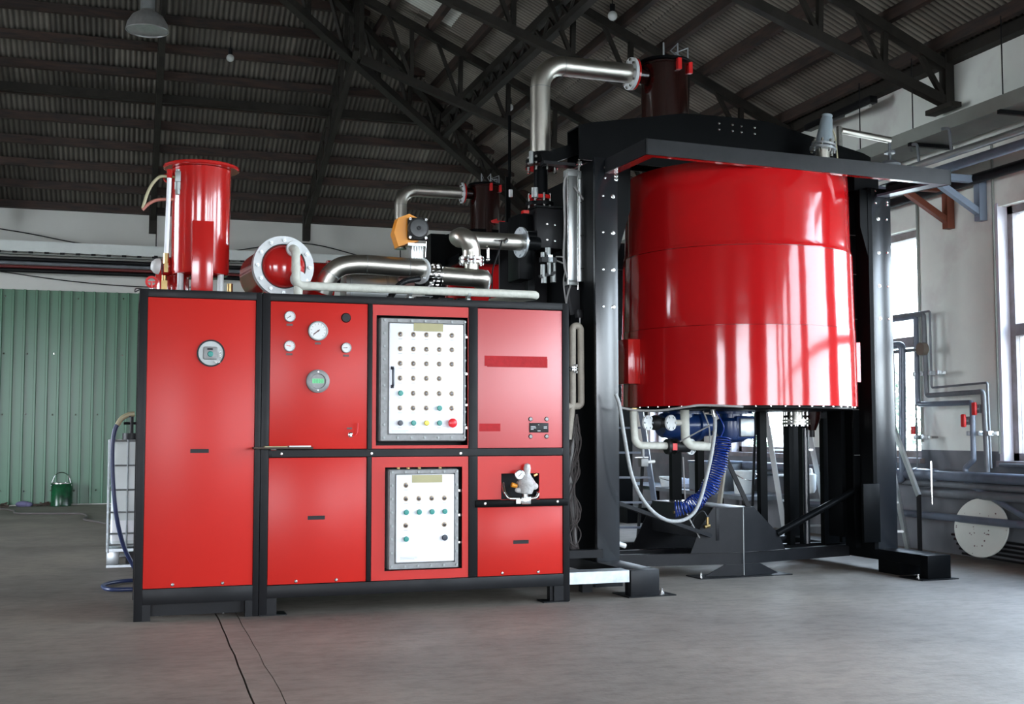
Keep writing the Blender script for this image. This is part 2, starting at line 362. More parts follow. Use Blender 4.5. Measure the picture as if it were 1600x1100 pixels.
def single(name, mb, m, label, cat, base=(0, 0, 0), mach=False, group=None, stuff=False):
    b = Vector(base)
    o = bpy.data.objects.new(name, mesh_of(name, mb, m, off=b)); C.objects.link(o)
    o.location = ORG + RZ @ b if mach else b; o.rotation_euler = (0, 0, TH if mach else 0)
    o['label'] = label; o['category'] = cat; BASE[o.name] = b
    if group: o['group'] = group
    if stuff: o['kind'] = 'stuff'
    return o
def struct(name, mb=None, m=None, parent=None):
    if mb is None: o = bpy.data.objects.new(name, None)
    else: o = bpy.data.objects.new(name, mesh_of(name, mb, m))
    C.objects.link(o)
    if parent: o.parent = parent
    else: o['kind'] = 'structure'
    return o
def F(mb=None): return MB()

# ================================================================ SETTING
XL, XR, YB = -9.4, 7.8, 21.05
EZ = 4.98; SL = 0.457
# ---- floor: slabs with open cracks and joints between them
fl = struct('floor')
dirt = MB().box(XL-0.3, 8.1, FY-0.3, YB+0.3, -0.12, -0.022); part('joint_filling', dirt, 'dark_joint', fl)
rc = random.Random(3)
def jag(x0, y0, x1, y1, amp, n=70):
    P = []
    for i in range(n+1):
        t = i/n; P.append((x0+(x1-x0)*t + (rc.random()-0.5)*amp*(1 if 0 < i < n else 0), y0+(y1-y0)*t))
    return P
cA = jag(0.49, FY, 0.62, 13.44, 0.022); cB = jag(0.66, FY, 0.74, 13.44, 0.014)
def slab(xl, xr, gl, gr, parent):
    """floor slab between two lines given as point lists (or constants)"""
    mb = MB(); bm = mb.bm; n = len(xl)
    L = [(p[0]+gl, p[1]) for p in xl]; R = [(p[0]-gr, p[1]) for p in xr]
    tl = [bm.verts.new((x, y, 0)) for x, y in L]; tr = [bm.verts.new((x, y, 0)) for x, y in R]
    bl = [bm.verts.new((x, y, -0.03)) for x, y in L]; br = [bm.verts.new((x, y, -0.03)) for x, y in R]
    for i in range(n-1):
        bm.faces.new((tl[i], tr[i], tr[i+1], tl[i+1])); bm.faces.new((tl[i], tl[i+1], bl[i+1], bl[i])); bm.faces.new((tr[i+1], tr[i], br[i], br[i+1]))
    bm.faces.new((tl[0], bl[0], br[0], tr[0])); bm.faces.new((tl[-1], tr[-1], br[-1], bl[-1]))
    o = bpy.data.objects.new('concrete_slab', None); me = bpy.data.meshes.new('concrete_slab'); bmesh.ops.recalc_face_normals(bm, faces=bm.faces); bm.to_mesh(me); bm.free(); me.materials.append(M['conc'])
    o = bpy.data.objects.new('concrete_slab', me); C.objects.link(o); o.parent = parent
def const(x, ys): return [(x, y) for y in ys]
ysA = [p[1] for p in cA]
slab(const(XL-0.2, ysA), cA, 0, 0.007, fl); slab(cA, cB, 0.003, 0.002, fl); slab(cB, const(8.0, ysA), 0.003, 0, fl)
slab(const(XL-0.2, (13.452, YB+0.2)), const(-2.5, (13.452, YB+0.2)), 0, 0.003, fl); slab(const(-2.5, (13.452, YB+0.2)), const(8.0, (13.452, YB+0.2)), 0.003, 0, fl)

# ---- back wall with green profiled cladding sheets
wb = struct('wall_back', MB().box(XL-0.3, 8.1, YB, YB+0.25, -0.1, 5.6), 'wall_back')
def clad_mesh(wd, h):
    mb = MB(); bm = mb.bm; per = 0.18; n = round(wd/per); prof = []
    for i in range(n):
        x = i*per; prof += [(x, 0), (x+0.120, 0), (x+0.128, -0.045), (x+0.158, -0.045), (x+0.166, 0)]
        prof.insert(len(prof)-4, (x+0.05, 0)); 
    prof.append((n*per, 0))
    a = [bm.verts.new((x, y, 0)) for x, y in prof]; b = [bm.verts.new((x, y, h)) for x, y in prof]
    for i in range(len(a)-1): bm.faces.new((a[i], a[i+1], b[i+1], b[i]))
    me = bpy.data.meshes.new('cladding_sheet'); bm.to_mesh(me); bm.free(); me.materials.append(M['green_sheet']); return me
cm = clad_mesh(1.08, 3.53)
for k in range(-7, 7):
    o = bpy.data.objects.new('cladding_sheet', cm); C.objects.link(o); o.parent = wb; o.location = (-0.02+1.08*k - 0.13, YB-0.012 - 0.004*(k % 2), 0.02)
sc = MB()
for k in range(-20, 30):
    x = -0.1+0.36*k+random.uniform(-.03, .03)
    for z in (3.44, 2.5, 1.5, 0.25):
        if random.random() < 0.8: sc.cyl((x, YB-0.05, z+random.uniform(-.02, .02)), (x, YB-0.012, z), 0.011, n=6)
part('screw', sc, 'chrome', wb, stuff=True)
# ---- right wall: plaster with window openings
wr = MB(); T = 0.28
wr.box(XR, XR+T, FY, YB+0.25, -0.1, WZ0); wr.box(XR, XR+T, 7.4, YB+0.25, WZ1, 5.35); wr.box(XR, XR+T, FY, 7.4, 3.95, 5.35)
ws = sorted(WIN); prev = FY
for a, b in ws:
    wr.box(XR, XR+T, prev, a, WZ0, WZ1 if prev > 7.5 else 3.95); prev = b
wr.box(XR, XR+T, prev, YB+0.25, WZ0, WZ1)
wall_r = struct('wall_right', wr, 'wall')
part('conduit', MB().cyl((XR-0.02, 10.33, 1.1), (XR-0.02, 10.33, 3.9), 0.012, n=8), 'tray', wall_r)
part('conduit', MB().cyl((XR-0.02, 9.19, 1.0), (XR-0.02, 9.19, 3.95), 0.012, n=8), 'tray', wall_r)
for i, (a, b) in enumerate(WIN):
    wn = struct('window_%d' % (i+1)); X = XR+0.14; WT = wtop(b)
    f = MB(); t = 0.075
    f.box(X-0.04, X+0.05, a, a+t, WZ0, WT); f.box(X-0.04, X+0.05, b-t, b, WZ0, WT); f.box(X-0.04, X+0.05, a, b, WT-t, WT); f.box(X-0.04, X+0.05, a, b, WZ0, WZ0+t)
    part('window_frame', f, 'win_frame', wn)
    part('transom', MB().box(X-0.05, X+0.05, a+t, b-t, 2.10, 2.21), 'win_frame', wn)
    part('reveal', MB().box(XR-0.012, X-0.04, b-0.004, b+0.05, WZ0, WT+.03), 'reveal', wn)
    part('window_sill', MB().box(XR-0.06, X-0.04, a-0.05, b+0.05, WZ0-0.05, WZ0+0.003), 'win_frame', wn)
    for z0, z1 in ((WZ0+t, 2.10), (2.21, WT-t)):
        part('pane', MB().box(X, X+0.006, a+t, b-t, z0, z1), 'glass', wn)
# ---- left wall and the wall behind the camera, with gate openings
wl = MB(); ys_ = [FY] + [v for g in GL for v in g[:2]] + [YB+0.25]
for i in range(0, len(ys_), 2): wl.box(XL-T, XL, ys_[i], ys_[i+1], -0.1, 5.5)
for a, b, h in GL: wl.box(XL-T, XL, a, b, h, 5.5)
struct('wall_left', wl, 'wall_dark')
wf = MB(); xs = [XL-T] + [v for g in GF for v in g[:2]] + [XR+T]
for i in range(0, len(xs), 2): wf.box(xs[i], xs[i+1], FY-T, FY, -0.1, 5.5)
for a, b, h in GF: wf.box(a, b, FY-T, FY, h, 5.5)
wf.prism([(XL-T, FY, 5.5), (XR+T, FY, 5.5), (XR+T, FY, 4.9), (-0.8, FY, 9.3), (XL-T, FY, 4.9)][::1], (0, -T, 0)) if False else wf.prism([(XL-T, FY, 5.5), (XR+T, FY, 5.5), (-0.8, FY, 9.6)], (0, -T, 0))
struct('wall_front', wf, 'wall_dark')

# ---- roof: hipped, corrugated sheets on purlins, trusses
ce = struct('ceiling')
def corr_mesh(name, wd, ln, along):
    """corrugated sheet: ridges run along the slope; along = 'Y' (left slope) or 'X' (right slope)"""
    mb = MB(); bm = mb.bm; per = 0.076; n = int(wd/per)*6; A = []; B = []
    for i in range(n+1):
        s = wd*i/n; z = 0.015*math.cos(2*PI*i/6)
        if along == 'Y': A.append(bm.verts.new((s, 0, z))); B.append(bm.verts.new((s, -ln, z+ln*SL)))
        else: A.append(bm.verts.new((0, s, z))); B.append(bm.verts.new((-ln, s, z+ln*SL)))
    for i in range(n): bm.faces.new((A[i], A[i+1], B[i+1], B[i]))
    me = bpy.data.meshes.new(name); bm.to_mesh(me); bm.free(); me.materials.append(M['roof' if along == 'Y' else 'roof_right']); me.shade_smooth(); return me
cw = 0.836
mL = corr_mesh('roof_sheet', cw, 2.17, 'Y'); mR = corr_mesh('roof_sheet', cw, 2.17, 'X')
mRl = mR.copy(); mRl.name = 'rooflight_sheet'; mRl.materials.clear(); mRl.materials.append(M['rooflight'])
for r in range(3):
    y = YB+0.1-2.12*r
    for k in range(14):
        x = 7.8-1.2*0-cw*(k+1) + 0.3
        if x+cw < -4.2: continue
        if x > 7.8-2.12*r*1.0+1.2: continue
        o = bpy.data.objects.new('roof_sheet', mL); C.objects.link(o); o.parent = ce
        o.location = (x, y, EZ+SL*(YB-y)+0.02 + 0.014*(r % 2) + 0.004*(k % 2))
for r in range(4):
    x = XR+0.1-2.12*r
    for k in range(22):
        y = 20.4-cw*k
        if y > 21-(7.8-x)+1.2 or y < 4.0: continue
        light = (r in (1, 2) and k in (7,)) and False
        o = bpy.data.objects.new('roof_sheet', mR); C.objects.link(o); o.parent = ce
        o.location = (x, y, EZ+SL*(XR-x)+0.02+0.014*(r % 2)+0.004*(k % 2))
for y in (14.41,):
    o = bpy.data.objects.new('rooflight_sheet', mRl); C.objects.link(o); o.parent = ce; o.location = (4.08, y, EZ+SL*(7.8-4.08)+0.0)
# plain outer skin over everything (keeps the daylight out)
sk = MB(); zt = EZ+0.12; RX = (XL+XR)/2; hr = XR-RX; zr = zt+SL*hr
v = [sk.bm.verts.new(p) for p in ((XL-.4, YB+.4, zt-.1), (XR+.4, YB+.4, zt-.1), (XR+.4, FY-.4, zt-.1), (XL-.4, FY-.4, zt-.1), (RX, YB-hr, zr), (RX, FY-.4, zr))]
for f in ((0, 1, 4), (1, 2, 5, 4), (3, 0, 4, 5)): sk.bm.faces.new([v[i] for i in f])
part('roof_deck', sk, 'roof', ce)
def rzL(y): return EZ+SL*(YB-y)
def rzR(x): return EZ+SL*(XR-x)
for i in range(14):
    y = 20.95-0.527*i; xe = XR-(YB-y)+0.2
    part('purlin', MB().box(-6.5, xe, y-0.035, y+0.035, rzL(y)-0.13, rzL(y)-0.005), 'purlin', ce)
for i in range(14):
    x = 7.56-0.53*i; ye = YB-(XR-x)+0.2
    part('purlin', MB().box(x-0.035, x+0.035, 2.0, ye, rzR(x)-0.13, rzR(x)-0.005), 'purlin', ce)
# ring girders: pale angle along the left slope, deep girder along the right slope
part('girder', MB().box(-6.5, 4.7, 18.02, 18.12, 5.62+0.45, 5.74+0.45), 'truss', ce)
gd = struct('girder', None, None, ce)
part('chord', MB().box(4.62, 4.72, 4.0, 17.9, 6.10, 6.20), 'truss', gd); part('chord', MB().box(4.62, 4.72, 4.0, 17.9, 5.82, 5.90), 'truss', gd)
br = MB()
for i in range(30):
    y = 4.2+0.45*i; br.bar((4.67, y, 5.9), (4.67, y+0.225, 6.1), 0.03, 0.03); br.bar((4.67, y+0.225, 6.1), (4.67, y+0.45, 5.9), 0.03, 0.03)
part('lacing', br, 'truss', gd, stuff=True)
def truss(top, bot, web, w=0.09, name='roof_truss'):
    t = struct(name, None, None, ce)
    part('chord', MB().bar(top[0], top[1], w, 0.10), 'truss', t); part('chord', MB().bar(bot[0], bot[1], w, 0.10), 'truss', t)
    T0, T1, B0, B1 = [Vector(p) for p in (*top, *bot)]
    for i in range(1, web+1):
        f = i/web; g = (i-1)/web
        part('brace', MB().bar(B0.lerp(B1, f), T0.lerp(T1, f), 0.055, 0.055), 'truss', t)
        part('brace', MB().bar(B0.lerp(B1, g), T0.lerp(T1, (f+g)/2), 0.045, 0.045), 'truss', t)
    return t
for Y in (9.72, 12.58, 15.45, 6.85):
    xe = 2.9 if Y > 13 else 0.5
    tt = truss(((7.72, Y, rzR(7.72)-0.19), (xe, Y, rzR(xe)-0.19)), ((7.70, Y, 4.47), (xe, Y, 4.47+0.357*(7.7-xe))), 10 if Y < 13 else 7)
    part('bearing_plate', MB().box(7.60, 7.72, Y-0.2, Y+0.2, 4.38, 4.43), 'truss', tt); part('end_post', MB().box(7.66, 7.76, Y-0.05, Y+0.05, 4.42, 4.95), 'truss', tt)
for X in (0.36, 2.92, -2.2):
    tt = truss(((X, 20.85, rzL(20.85)-0.17), (X, 15.9, rzL(15.9)-0.17)), ((X, 20.7, 4.70), (X, 15.9, 4.70+0.37*4.8)), 7, 0.08)
    part('end_post', MB().box(X-0.06, X+0.06, 20.5, 20.66, 4.52, 5.05), 'truss', tt)
# hip truss on the diagonal
tt = truss(((7.6, 20.85, EZ-0.12), (1.6, 14.85, EZ-0.12+SL*6.0)), ((7.5, 20.75, 4.80), (1.6, 14.85, 4.80+0.346*5.9)), 10, 0.12)
# eaves beam along the right wall, long rail
part('eaves_beam', MB().box(7.68, 7.80, 2, 21, 4.86, 4.98), 'truss', ce); part('eaves_beam', MB().box(-8, 7.8, 20.95, 21.05, 4.90, 5.0), 'truss', ce)

# ---- outside: yard and trees seen through the windows
struct('ground', MB().box(-60, 90, -60, 90, -0.3, -0.15), 'yard')
def tree(x, y, h, rad, label):
    t = thing('tree', label, 'tree', (x, y, -0.15), group=None)
    part('trunk', MB().cyl((x, y, -0.15), (x, y, h*0.9), 0.16, 0.05, n=10), 'bark', t)
    lf = MB(); rr = random.Random(int(x*10))
    for i in range(2600):
        zz = rr.uniform(0.12, 1.0); R = rad*(1.05-zz)*rr.uniform(0.45, 1.0); a = rr.uniform(0, 2*PI)
        p = Vector((x+R*math.cos(a), y+R*math.sin(a), h*zz-0.15)); d = Vector((rr.uniform(-1, 1), rr.uniform(-1, 1), rr.uniform(-.6, .3))).normalized()*0.17; u = d.cross(Vector((rr.random(), rr.random(), 1))).normalized()*0.07
        vs = [lf.bm.verts.new(q) for q in (p, p+d*0.5+u, p+d, p+d*0.5-u)]; lf.bm.faces.new(vs)
    part('foliage', lf, 'leaf', t, stuff=True)
tree(15.5, 16.6, 3.4, 1.7, 'pale green conifer outside the near right-hand window'); tree(17, 24.5, 3.6, 2.0, 'conifer outside the window just right of the tower column')
tree(14.5, 27.5, 3.2, 2.0, 'conifer glimpsed through the far window under the red vessel')

# ================================================================ CONTROL CABINETS
FYC = 8.058                     # front plane of the cabinets
def frame_open(mb, x0, x1, z0, z1, xa, xb, za, zb, y0, y1):
    mb.box(x0, xa, y0, y1, z0, z1); mb.box(xb, x1, y0, y1, z0, z1); mb.box(xa, xb, y0, y1, zb, z1); mb.box(xa, xb, y0, y1, z0, za)
def panel_plate(x0, x1, z0, z1, y=FYC+0.008, t=0.012):
    return MB().box(x0, x1, y, y+t, z0, z1, 0.002)
def panel_hole(x0, x1, z0, z1, hx0, hx1, hz0, hz1, y=FYC+0.008, t=0.012):
    m = MB(); frame_open(m, x0, x1, z0, z1, hx0, hx1, hz0, hz1, y, y+t); return m
def screw(parent, pts, r=0.0115, y=FYC+0.008):
    me = mesh_of('screw', MB().lathe([(0, -0.006), (r*0.7, -0.0055), (r, -0.002), (r, 0.0), (0, 0)], (0, 0, 0), (0, 1, 0), 12), 'chrome')
    for x, z in pts: inst('screw', me, parent, (x, y, z))
def slot(parent, x, z, w=0.115):
    h = part('slot_handle', MB().box(x-w/2, x+w/2, FYC+0.0055, FYC+0.009, z-0.013, z+0.013), 'void', parent)
    part('slot_lip', MB().box(x-w/2, x+w/2, FYC+0.003, FYC+0.008, z+0.009, z+0.013), 'black_matt', h)

# ---- narrow cabinet
ca = thing('equipment_cabinet', 'tall narrow red cabinet with one full-height door at the left end', 'cabinet', (0.46, 8.6, 0))
f = MB(); yb = 9.15
f.box(.068, .12, FYC, yb*0+FYC+0.06, 0, 2.146, .002); f.box(.815, .853, FYC, FYC+.06, 0, 2.146, .002)
f.box(.12, .815, FYC, FYC+.06, 2.094, 2.146, .002); f.box(.12, .815, FYC, FYC+.06, .105, .204, .002)
f.box(.12, .172, FYC, FYC+.06, 0, .105); f.box(.768, .815, FYC, FYC+.06, 0, .105)
for x in (.068, .803): f.box(x, x+.05, yb-.05, yb, 0, 2.146)
for z in (.105, 2.096): f.box(.118, .803, yb-.05, yb, z, z+.05); f.box(.068, .118, FYC+.06, yb-.05, z, z+.05); f.box(.803, .853, FYC+.06, yb-.05, z, z+.05)
part('frame', f, 'black_matt', ca)
part('top_plate', MB().box(.07, .85, FYC+.06, yb, 2.138, 2.1455), 'black_matt', ca)
part('side_panel', MB().box(.078, .084, FYC+.06, yb-.05, .155, 2.09), 'brown_red', ca, label='brownish red side panel')
part('back_panel', MB().box(.118, .803, yb-.02, yb-.012, .155, 2.09), 'brown_red', ca)
dr = part('door', MB().box(.121, .814, FYC+.008, FYC+.02, .206, 2.092, .002), 'red_panel', ca)
screw(dr, [(.306, .226), (.622, .224)]); slot(dr, .462, 1.088, .118)
vp = part('viewport', MB().ring((.524, FYC+.004, 1.732), (0, 1, 0), .090, .080, .012, 40), 'void', ca, label='round window showing a grey meter')
part('back_plate', MB().lathe([(0, 0), (.080, 0), (.080, .002), (0, .002)], (.524, FYC+.0065, 1.732), (0, -1, 0), 36), 'dull_steel', vp)
part('meter_box', MB().box(.475, .565, FYC-.012, FYC+.006, 1.69, 1.775, .008), 'grey_cast', vp)
part('meter_display', MB().box(.500, .535, FYC-.0145, FYC-.011, 1.752, 1.764), 'void', vp)
part('meter_knob', MB().lathe([(0, .008), (.015, .006), (.019, 0), (0, 0)], (.520, FYC-.012, 1.726), (0, -1, 0), 20), 'green_btn', vp)
part('clip', MB().box(.578, .590, FYC-.01, FYC+.006, 1.70, 1.745).box(.545, .585, FYC-.012, FYC+.006, 1.668, 1.680), 'chrome', vp)
bs = MB()
for x in (.235, .645): bs.cyl((x, 8.25, 0), (x, 8.25, .028), .009, n=8); bs.cyl((x, 8.25, 0.010), (x, 8.25, .020), .016, n=6)
part('floor_anchor', bs, 'chrome', ca, stuff=True)
part('base_sheet', MB().box(.172, .768, 8.14, 8.2, .02, .105), 'black_matt', ca)

# ---- wide cabinet
cb = thing('equipment_cabinet', 'wide black-framed red cabinet carrying gauges and two white control boxes', 'cabinet', (1.95, 8.6, 0))
f = MB(); x0, x1 = .857, 3.05
f.box(x0, .908, FYC, FYC+.06, 0, 2.144, .002); f.box(1.574, 1.604, FYC+.001, FYC+.06, .2, 2.12, .002); f.box(2.297, 2.360, FYC+.001, FYC+.06, .2, 2.12, .002); f.box(3.002, x1, FYC, FYC+.06, 0, 2.144, .002)
f.box(.908, 3.002, FYC, FYC+.06, 2.094, 2.144, .002); f.box(.908, 3.002, FYC, FYC+.06, .112, .196, .002)
f.box(.908, 3.002, FYC-.002, FYC+.06, 1.042, 1.094, .002)
f.box(.908, .972, FYC, FYC+.06, 0, .112); f.box(2.930, 3.002, FYC, FYC+.06, 0, .112); f.box(2.905, 2.930, FYC+.02, FYC+.08, 0, .112)
for x in (.857, 3.0): f.box(x, x+.05, yb-.05, yb, 0, 2.144)
for z in (.112, 2.094): f.box(.857, 3.05, yb-.05, yb, z, z+.05); f.box(.857, .907, FYC+.06, yb-.05, z, z+.05); f.box(3.0, 3.05, FYC+.06, yb-.05, z, z+.05)
part('frame', f, 'black_matt', cb)
part('foot_plate', MB().box(.860, 1.04, FYC-.01, FYC+.14, 0, .006).box(2.84, 3.03, FYC-.03, FYC+.12, 0, .007), 'black_matt', cb)
part('top_plate', MB().box(.86, 3.0, FYC+.06, yb, 2.13, 2.139), 'black_matt', cb)
part('back_panel', MB().box(.907, 3.0, yb-.02, yb-.012, .155, 2.09), 'void', cb)
part('side_panel', MB().box(3.036, 3.042, FYC+.06, yb-.05, .16, 2.09), 'black_matt', cb)
# panel with the gauges
gp = part('door', MB().box(.911, 1.571, FYC+.008, FYC+.02, 1.097, 2.091, .002), 'red_panel', cb, label='red door with gauges')
def gauge(x, z, r, needle, tag=True):
    y = FYC+.008
    g = part('pressure_gauge', MB().lathe([(0, 0), (r, 0), (r, .014), (r*.93, .018), (r*.84, .018), (r*.82, .012), (0, .012)], (x, y, z), (0, -1, 0), 36), 'dull_steel', cb)
    part('dial', MB().lathe([(0, .0), (r*.82, .0), (r*.82, .002), (0, .002)], (x, y-.0122, z), (0, -1, 0), 32), 'dial', g)
    tk = MB()
    for k in range(11):
        a = math.radians(225-27*k); c, s = math.cos(a), math.sin(a)
        tk.bar((x+c*r*.62, y-.0147, z+s*r*.62), (x+c*r*.75, y-.0147, z+s*r*.75), r*.04, .0008, (0, 1, 0))
    part('scale', tk, 'ink', g, stuff=True)
    a = math.radians(needle); c, s = math.cos(a), math.sin(a)
    part('needle', MB().bar((x-c*r*.2, y-.0155, z-s*r*.2), (x+c*r*.6, y-.0155, z+s*r*.6), r*.11, .001, (0, 1, 0)).cyl((x, y-.017, z), (x, y-.0145, z), r*.09, n=10), 'ink' if needle != 165 else 'red_handle', g)
    if tag: part('tag_plate', MB().box(x-r*.55 if r < .05 else x-.02, x+r*.55 if r < .05 else x+.02, y-.002, y, z-r-.024, z-r-.010), 'ink', g)
gauge(1.038, 1.990, .038, 215); gauge(1.038, 1.790, .038, 165); gauge(1.423, 1.786, .036, 185); gauge(1.229, 1.897, .068, 218)
part('blanking_cap', MB().lathe([(0, .01), (.028, .009), (.034, 0), (0, 0)], (1.421, FYC+.008, 1.993), (0, -1, 0), 28), 'rubber', cb)
dm = part('digital_meter', MB().lathe([(0, 0), (.079, 0), (.079, .018), (.070, .024), (.052, .024), (.048, .014), (0, .014)], (1.231, FYC+.008, 1.555), (0, -1, 0), 40), 'grey_cast', cb, label='round meter with a green digital display')
part('display', MB().box(1.193, 1.270, FYC-.0085, FYC-.006, 1.541, 1.572), 'lcd', dm)
sg = MB()
for k in range(4):
    sx = 1.204+.016*k; sg.box(sx, sx+.0015, FYC-.0095, FYC-.0085, 1.547, 1.566)
    sg.box(sx+.008, sx+.0095, FYC-.0095, FYC-.0085, 1.547, 1.566)
    for q in ((1.546,), (1.5555,), (1.565,)): sg.box(sx, sx+.0095, FYC-.0095, FYC-.0085, q[0], q[0]+.0015)
part('display_segments', sg, 'lcd_dark', dm, stuff=True)
part('clamp_screw', MB().cyl((1.231, FYC-.02, 1.618), (1.231, FYC-.012, 1.618), .005, n=8).cyl((1.231, FYC-.02, 1.492), (1.231, FYC-.012, 1.492), .005, n=8), 'chrome', dm)
lv = part('ball_valve', MB().lathe([(0, .012), (.011, .012), (.013, .006), (.019, .004), (.019, 0), (0, 0)], (1.459, FYC+.008, 1.192), (0, -1, 0), 6).cyl((1.459, FYC-.02, 1.192), (1.459, FYC, 1.192), .008, n=12), 'chrome', cb)
part('lever', MB().tube([(1.462, FYC-.018, 1.190), (1.490, FYC-.020, 1.190), (1.499, FYC-.022, 1.205), (1.503, FYC-.024, 1.272)], .0055, 10, bend=.01), 'red_handle', lv)
part('tag_plate', MB().box(1.433, 1.468, FYC+.006, FYC+.008, 1.230, 1.242), 'ink', lv)
lo = part('lower_panel', MB().box(.911, 1.571, FYC+.008, FYC+.02, .199, 1.039, .002), 'red_panel', cb)
screw(lo, [(1.099, .217), (1.369, .216)]); slot(lo, 1.231, .636, .115)
# rail ledge with the little shelf
sh = part('ledge', MB().box(.80, 1.19, FYC-.10, FYC-.004, 1.104, 1.112).prism([(.82, FYC-.05, 1.104), (1.19, FYC-.09, 1.104), (1.19, FYC-.004, 1.104), (.80, FYC-.004, 1.104)], (0, 0, -.006)), 'wood', cb, label='small dark ledge with pale notes on it')
part('note_strip', MB().box(.87, 1.02, FYC-.103, FYC-.02, 1.112, 1.118), 'khaki', sh)
part('note_strip', MB().box(1.03, 1.175, FYC-.103, FYC-.02, 1.112, 1.121, .002), 'dial', sh)
part('cap', MB().cyl((.92, FYC-.02, 1.098), (.955, FYC-.02, 1.098), .010, n=12), 'chrome', sh)
rail = part('rail_screws_plate', MB().box(.93, 2.99, FYC-.0045, FYC-.002, 1.046, 1.090), 'black_matt', cb)
screw(rail, [(.991, 1.066), (1.602, 1.064), (2.235, 1.061)], y=FYC-.004)

# flameproof control boxes
def control_box(x0, x1, z0, z1, fx0, fx1, fz0, fz1, nx, nz, label):
    b = part('control_box', MB().box(x0, x1, FYC-.004, FYC+.20, z0, z1, .016), 'grey_cast', cb, label=label)
    rim = MB(); frame_open(rim, x0+.008, x1-.008, z0+.008, z1-.008, fx0-.014, fx1+.014, fz0-.014, fz1+.014, FYC-.022, FYC-.003)
    part('lid_rim', rim, 'grey_cast', b)
    part('lid', MB().box(fx0-.006, fx1+.006, FYC-.030, FYC-.003, fz0-.006, fz1+.006, .006), 'white_panel', b, label='white lid')
    bo = mesh_of('bolt', MB().cyl((0, -.008, 0), (0, 0, 0), .0085, n=6).cyl((0, -.010, 0), (0, -.007, 0), .0045, n=8), 'dull_steel')
    lg = mesh_of('lug', MB().box(-.017, .017, -.006, 0, -.006, .006, .002), 'grey_cast')
    xm0, xm1, zm0, zm1 = (x0+fx0-.006)/2, (x1+fx1+.006)/2, (z0+fz0-.006)/2, (z1+fz1+.006)/2
    for i in range(nx+1):
        x = xm0+(xm1-xm0)*i/nx
        for z in (zm0, zm1): inst('bolt', bo, b, (x, FYC-.022, z))
    for i in range(1, nz):
        z = zm0+(zm1-zm0)*i/nz
        for x in (xm0, xm1): inst('bolt', bo, b, (x, FYC-.022, z))
    return b
lm = mesh_of('indicator_lamp', MB().lathe([(0, .007), (.011, .006), (.0125, .003), (.018, .002), (.018, 0), (0, 0)], (0, 0, 0), (0, -1, 0), 20), 'lamp_ring')
lm.materials.append(M['lamp_core'])
for p in lm.polygons:
    if math.hypot(p.center.x, p.center.z) < .0115: p.material_index = 1
def btn_mesh(name, m, r, h):
    return mesh_of(name, MB().lathe([(0, h), (r*.8, h-.001), (r, h-.006), (r*.9, h*.45), (r*.7, h*.4), (r*.75, 0), (0, 0)], (0, 0, 0), (0, -1, 0), 24), m)
BG, BK, BY, BR = btn_mesh('push_button', 'green_btn', .0185, .026), btn_mesh('push_button', 'black_btn', .0185, .026), btn_mesh('push_button', 'yellow_btn', .0185, .026), btn_mesh('emergency_button', 'red_btn', .032, .038)
tagm = mesh_of('tag_line', MB().box(-.013, .013, -.0006, 0, -.0012, .0012), 'dull_steel')
YL = FYC-.030
def put(b, me, x, z, tag=True, label=None):
    o = inst(me.name.split('.')[0], me, b, (x, YL, z))
    if label: o['label'] = label
    if tag: inst('tag_line', tagm, b, (x, YL-.0006, z-.033))
w1 = part('panel_surround', panel_hole(1.607, 2.294, 1.097, 2.091, 1.634, 2.290, 1.118, 2.018), 'red_panel', cb, label='red surround of the upper control box')
part('surround_void', MB().box(1.62, 2.292, FYC+.20, FYC+.21, 1.10, 2.04), 'void', w1)
b1 = control_box(1.652, 2.272, 1.145, 2.002, 1.722, 2.240, 1.205, 1.956, 6, 9, 'large white-lidded control box')
cols = [1.793, 1.886, 1.979, 2.071, 2.162]; rows = [1.886, 1.785, 1.684, 1.582, 1.478, 1.376, 1.271]
for r, z in enumerate(rows):
    for c, x in enumerate(cols):
        if (r, c) == (3, 4): continue
        if r == 6: put(b1, [BK, BG, BY, BG, BR][c], x, z+.002, label=['black button', 'green button', 'yellow button', 'green button', 'large red mushroom button'][c])
        elif (r, c) in ((4, 0), (5, 3)): put(b1, BG, x, z, label='green button')
        else: put(b1, lm, x, z)
hd = part('handle', MB().tube([(1.738, YL, 1.650), (1.738, YL-.03, 1.650), (1.738, YL-.03, 1.524), (1.738, YL, 1.524)], .008, 10, bend=.014).box(1.727, 1.749, YL-.004, YL, 1.640, 1.662, .002).box(1.727, 1.749, YL-.004, YL, 1.512, 1.534, .002), 'black_btn', b1)
part('label_tape', MB().box(1.888, 2.098, YL-.0025, YL, 1.910, 1.966), 'khaki', b1)
pl = MB()
for k in range(3): pl.box(1.735, 1.735+.12-.02*(k == 2), YL-.0006, YL, 1.222-.006*k, 1.224-.006*k)
part('maker_plate', pl, 'dull_steel', b1)
w2 = part('panel_surround', panel_hole(1.607, 2.294, .199, 1.039, 1.700, 2.250, .262, .968), 'red_panel', cb, label='red surround of the lower control box')
part('surround_void', MB().box(1.65, 2.292, FYC+.20, FYC+.21, .22, 1.03), 'void', w2)
b2 = control_box(1.718, 2.222, .268, .955, 1.776, 2.176, .325, .912, 5, 7, 'smaller white-lidded control box')
cc = [1.838, 1.929, 2.020, 2.111]
put(b2, lm, cc[0], .846)
for x in cc: put(b2, lm, x, .754); put(b2, BG, x, .662, False, 'green button')
put(b2, lm, cc[0], .572); put(b2, lm, cc[3], .572); put(b2, BG, cc[0], .480, False, 'green button')
put(b2, btn_mesh('selector_knob', 'black_btn', .021, .024), cc[3], .482, False, 'black selector knob')
part('label_tape', MB().box(1.880, 2.095, YL-.0025, YL, .862, .915), 'khaki', b2)
pl = MB()
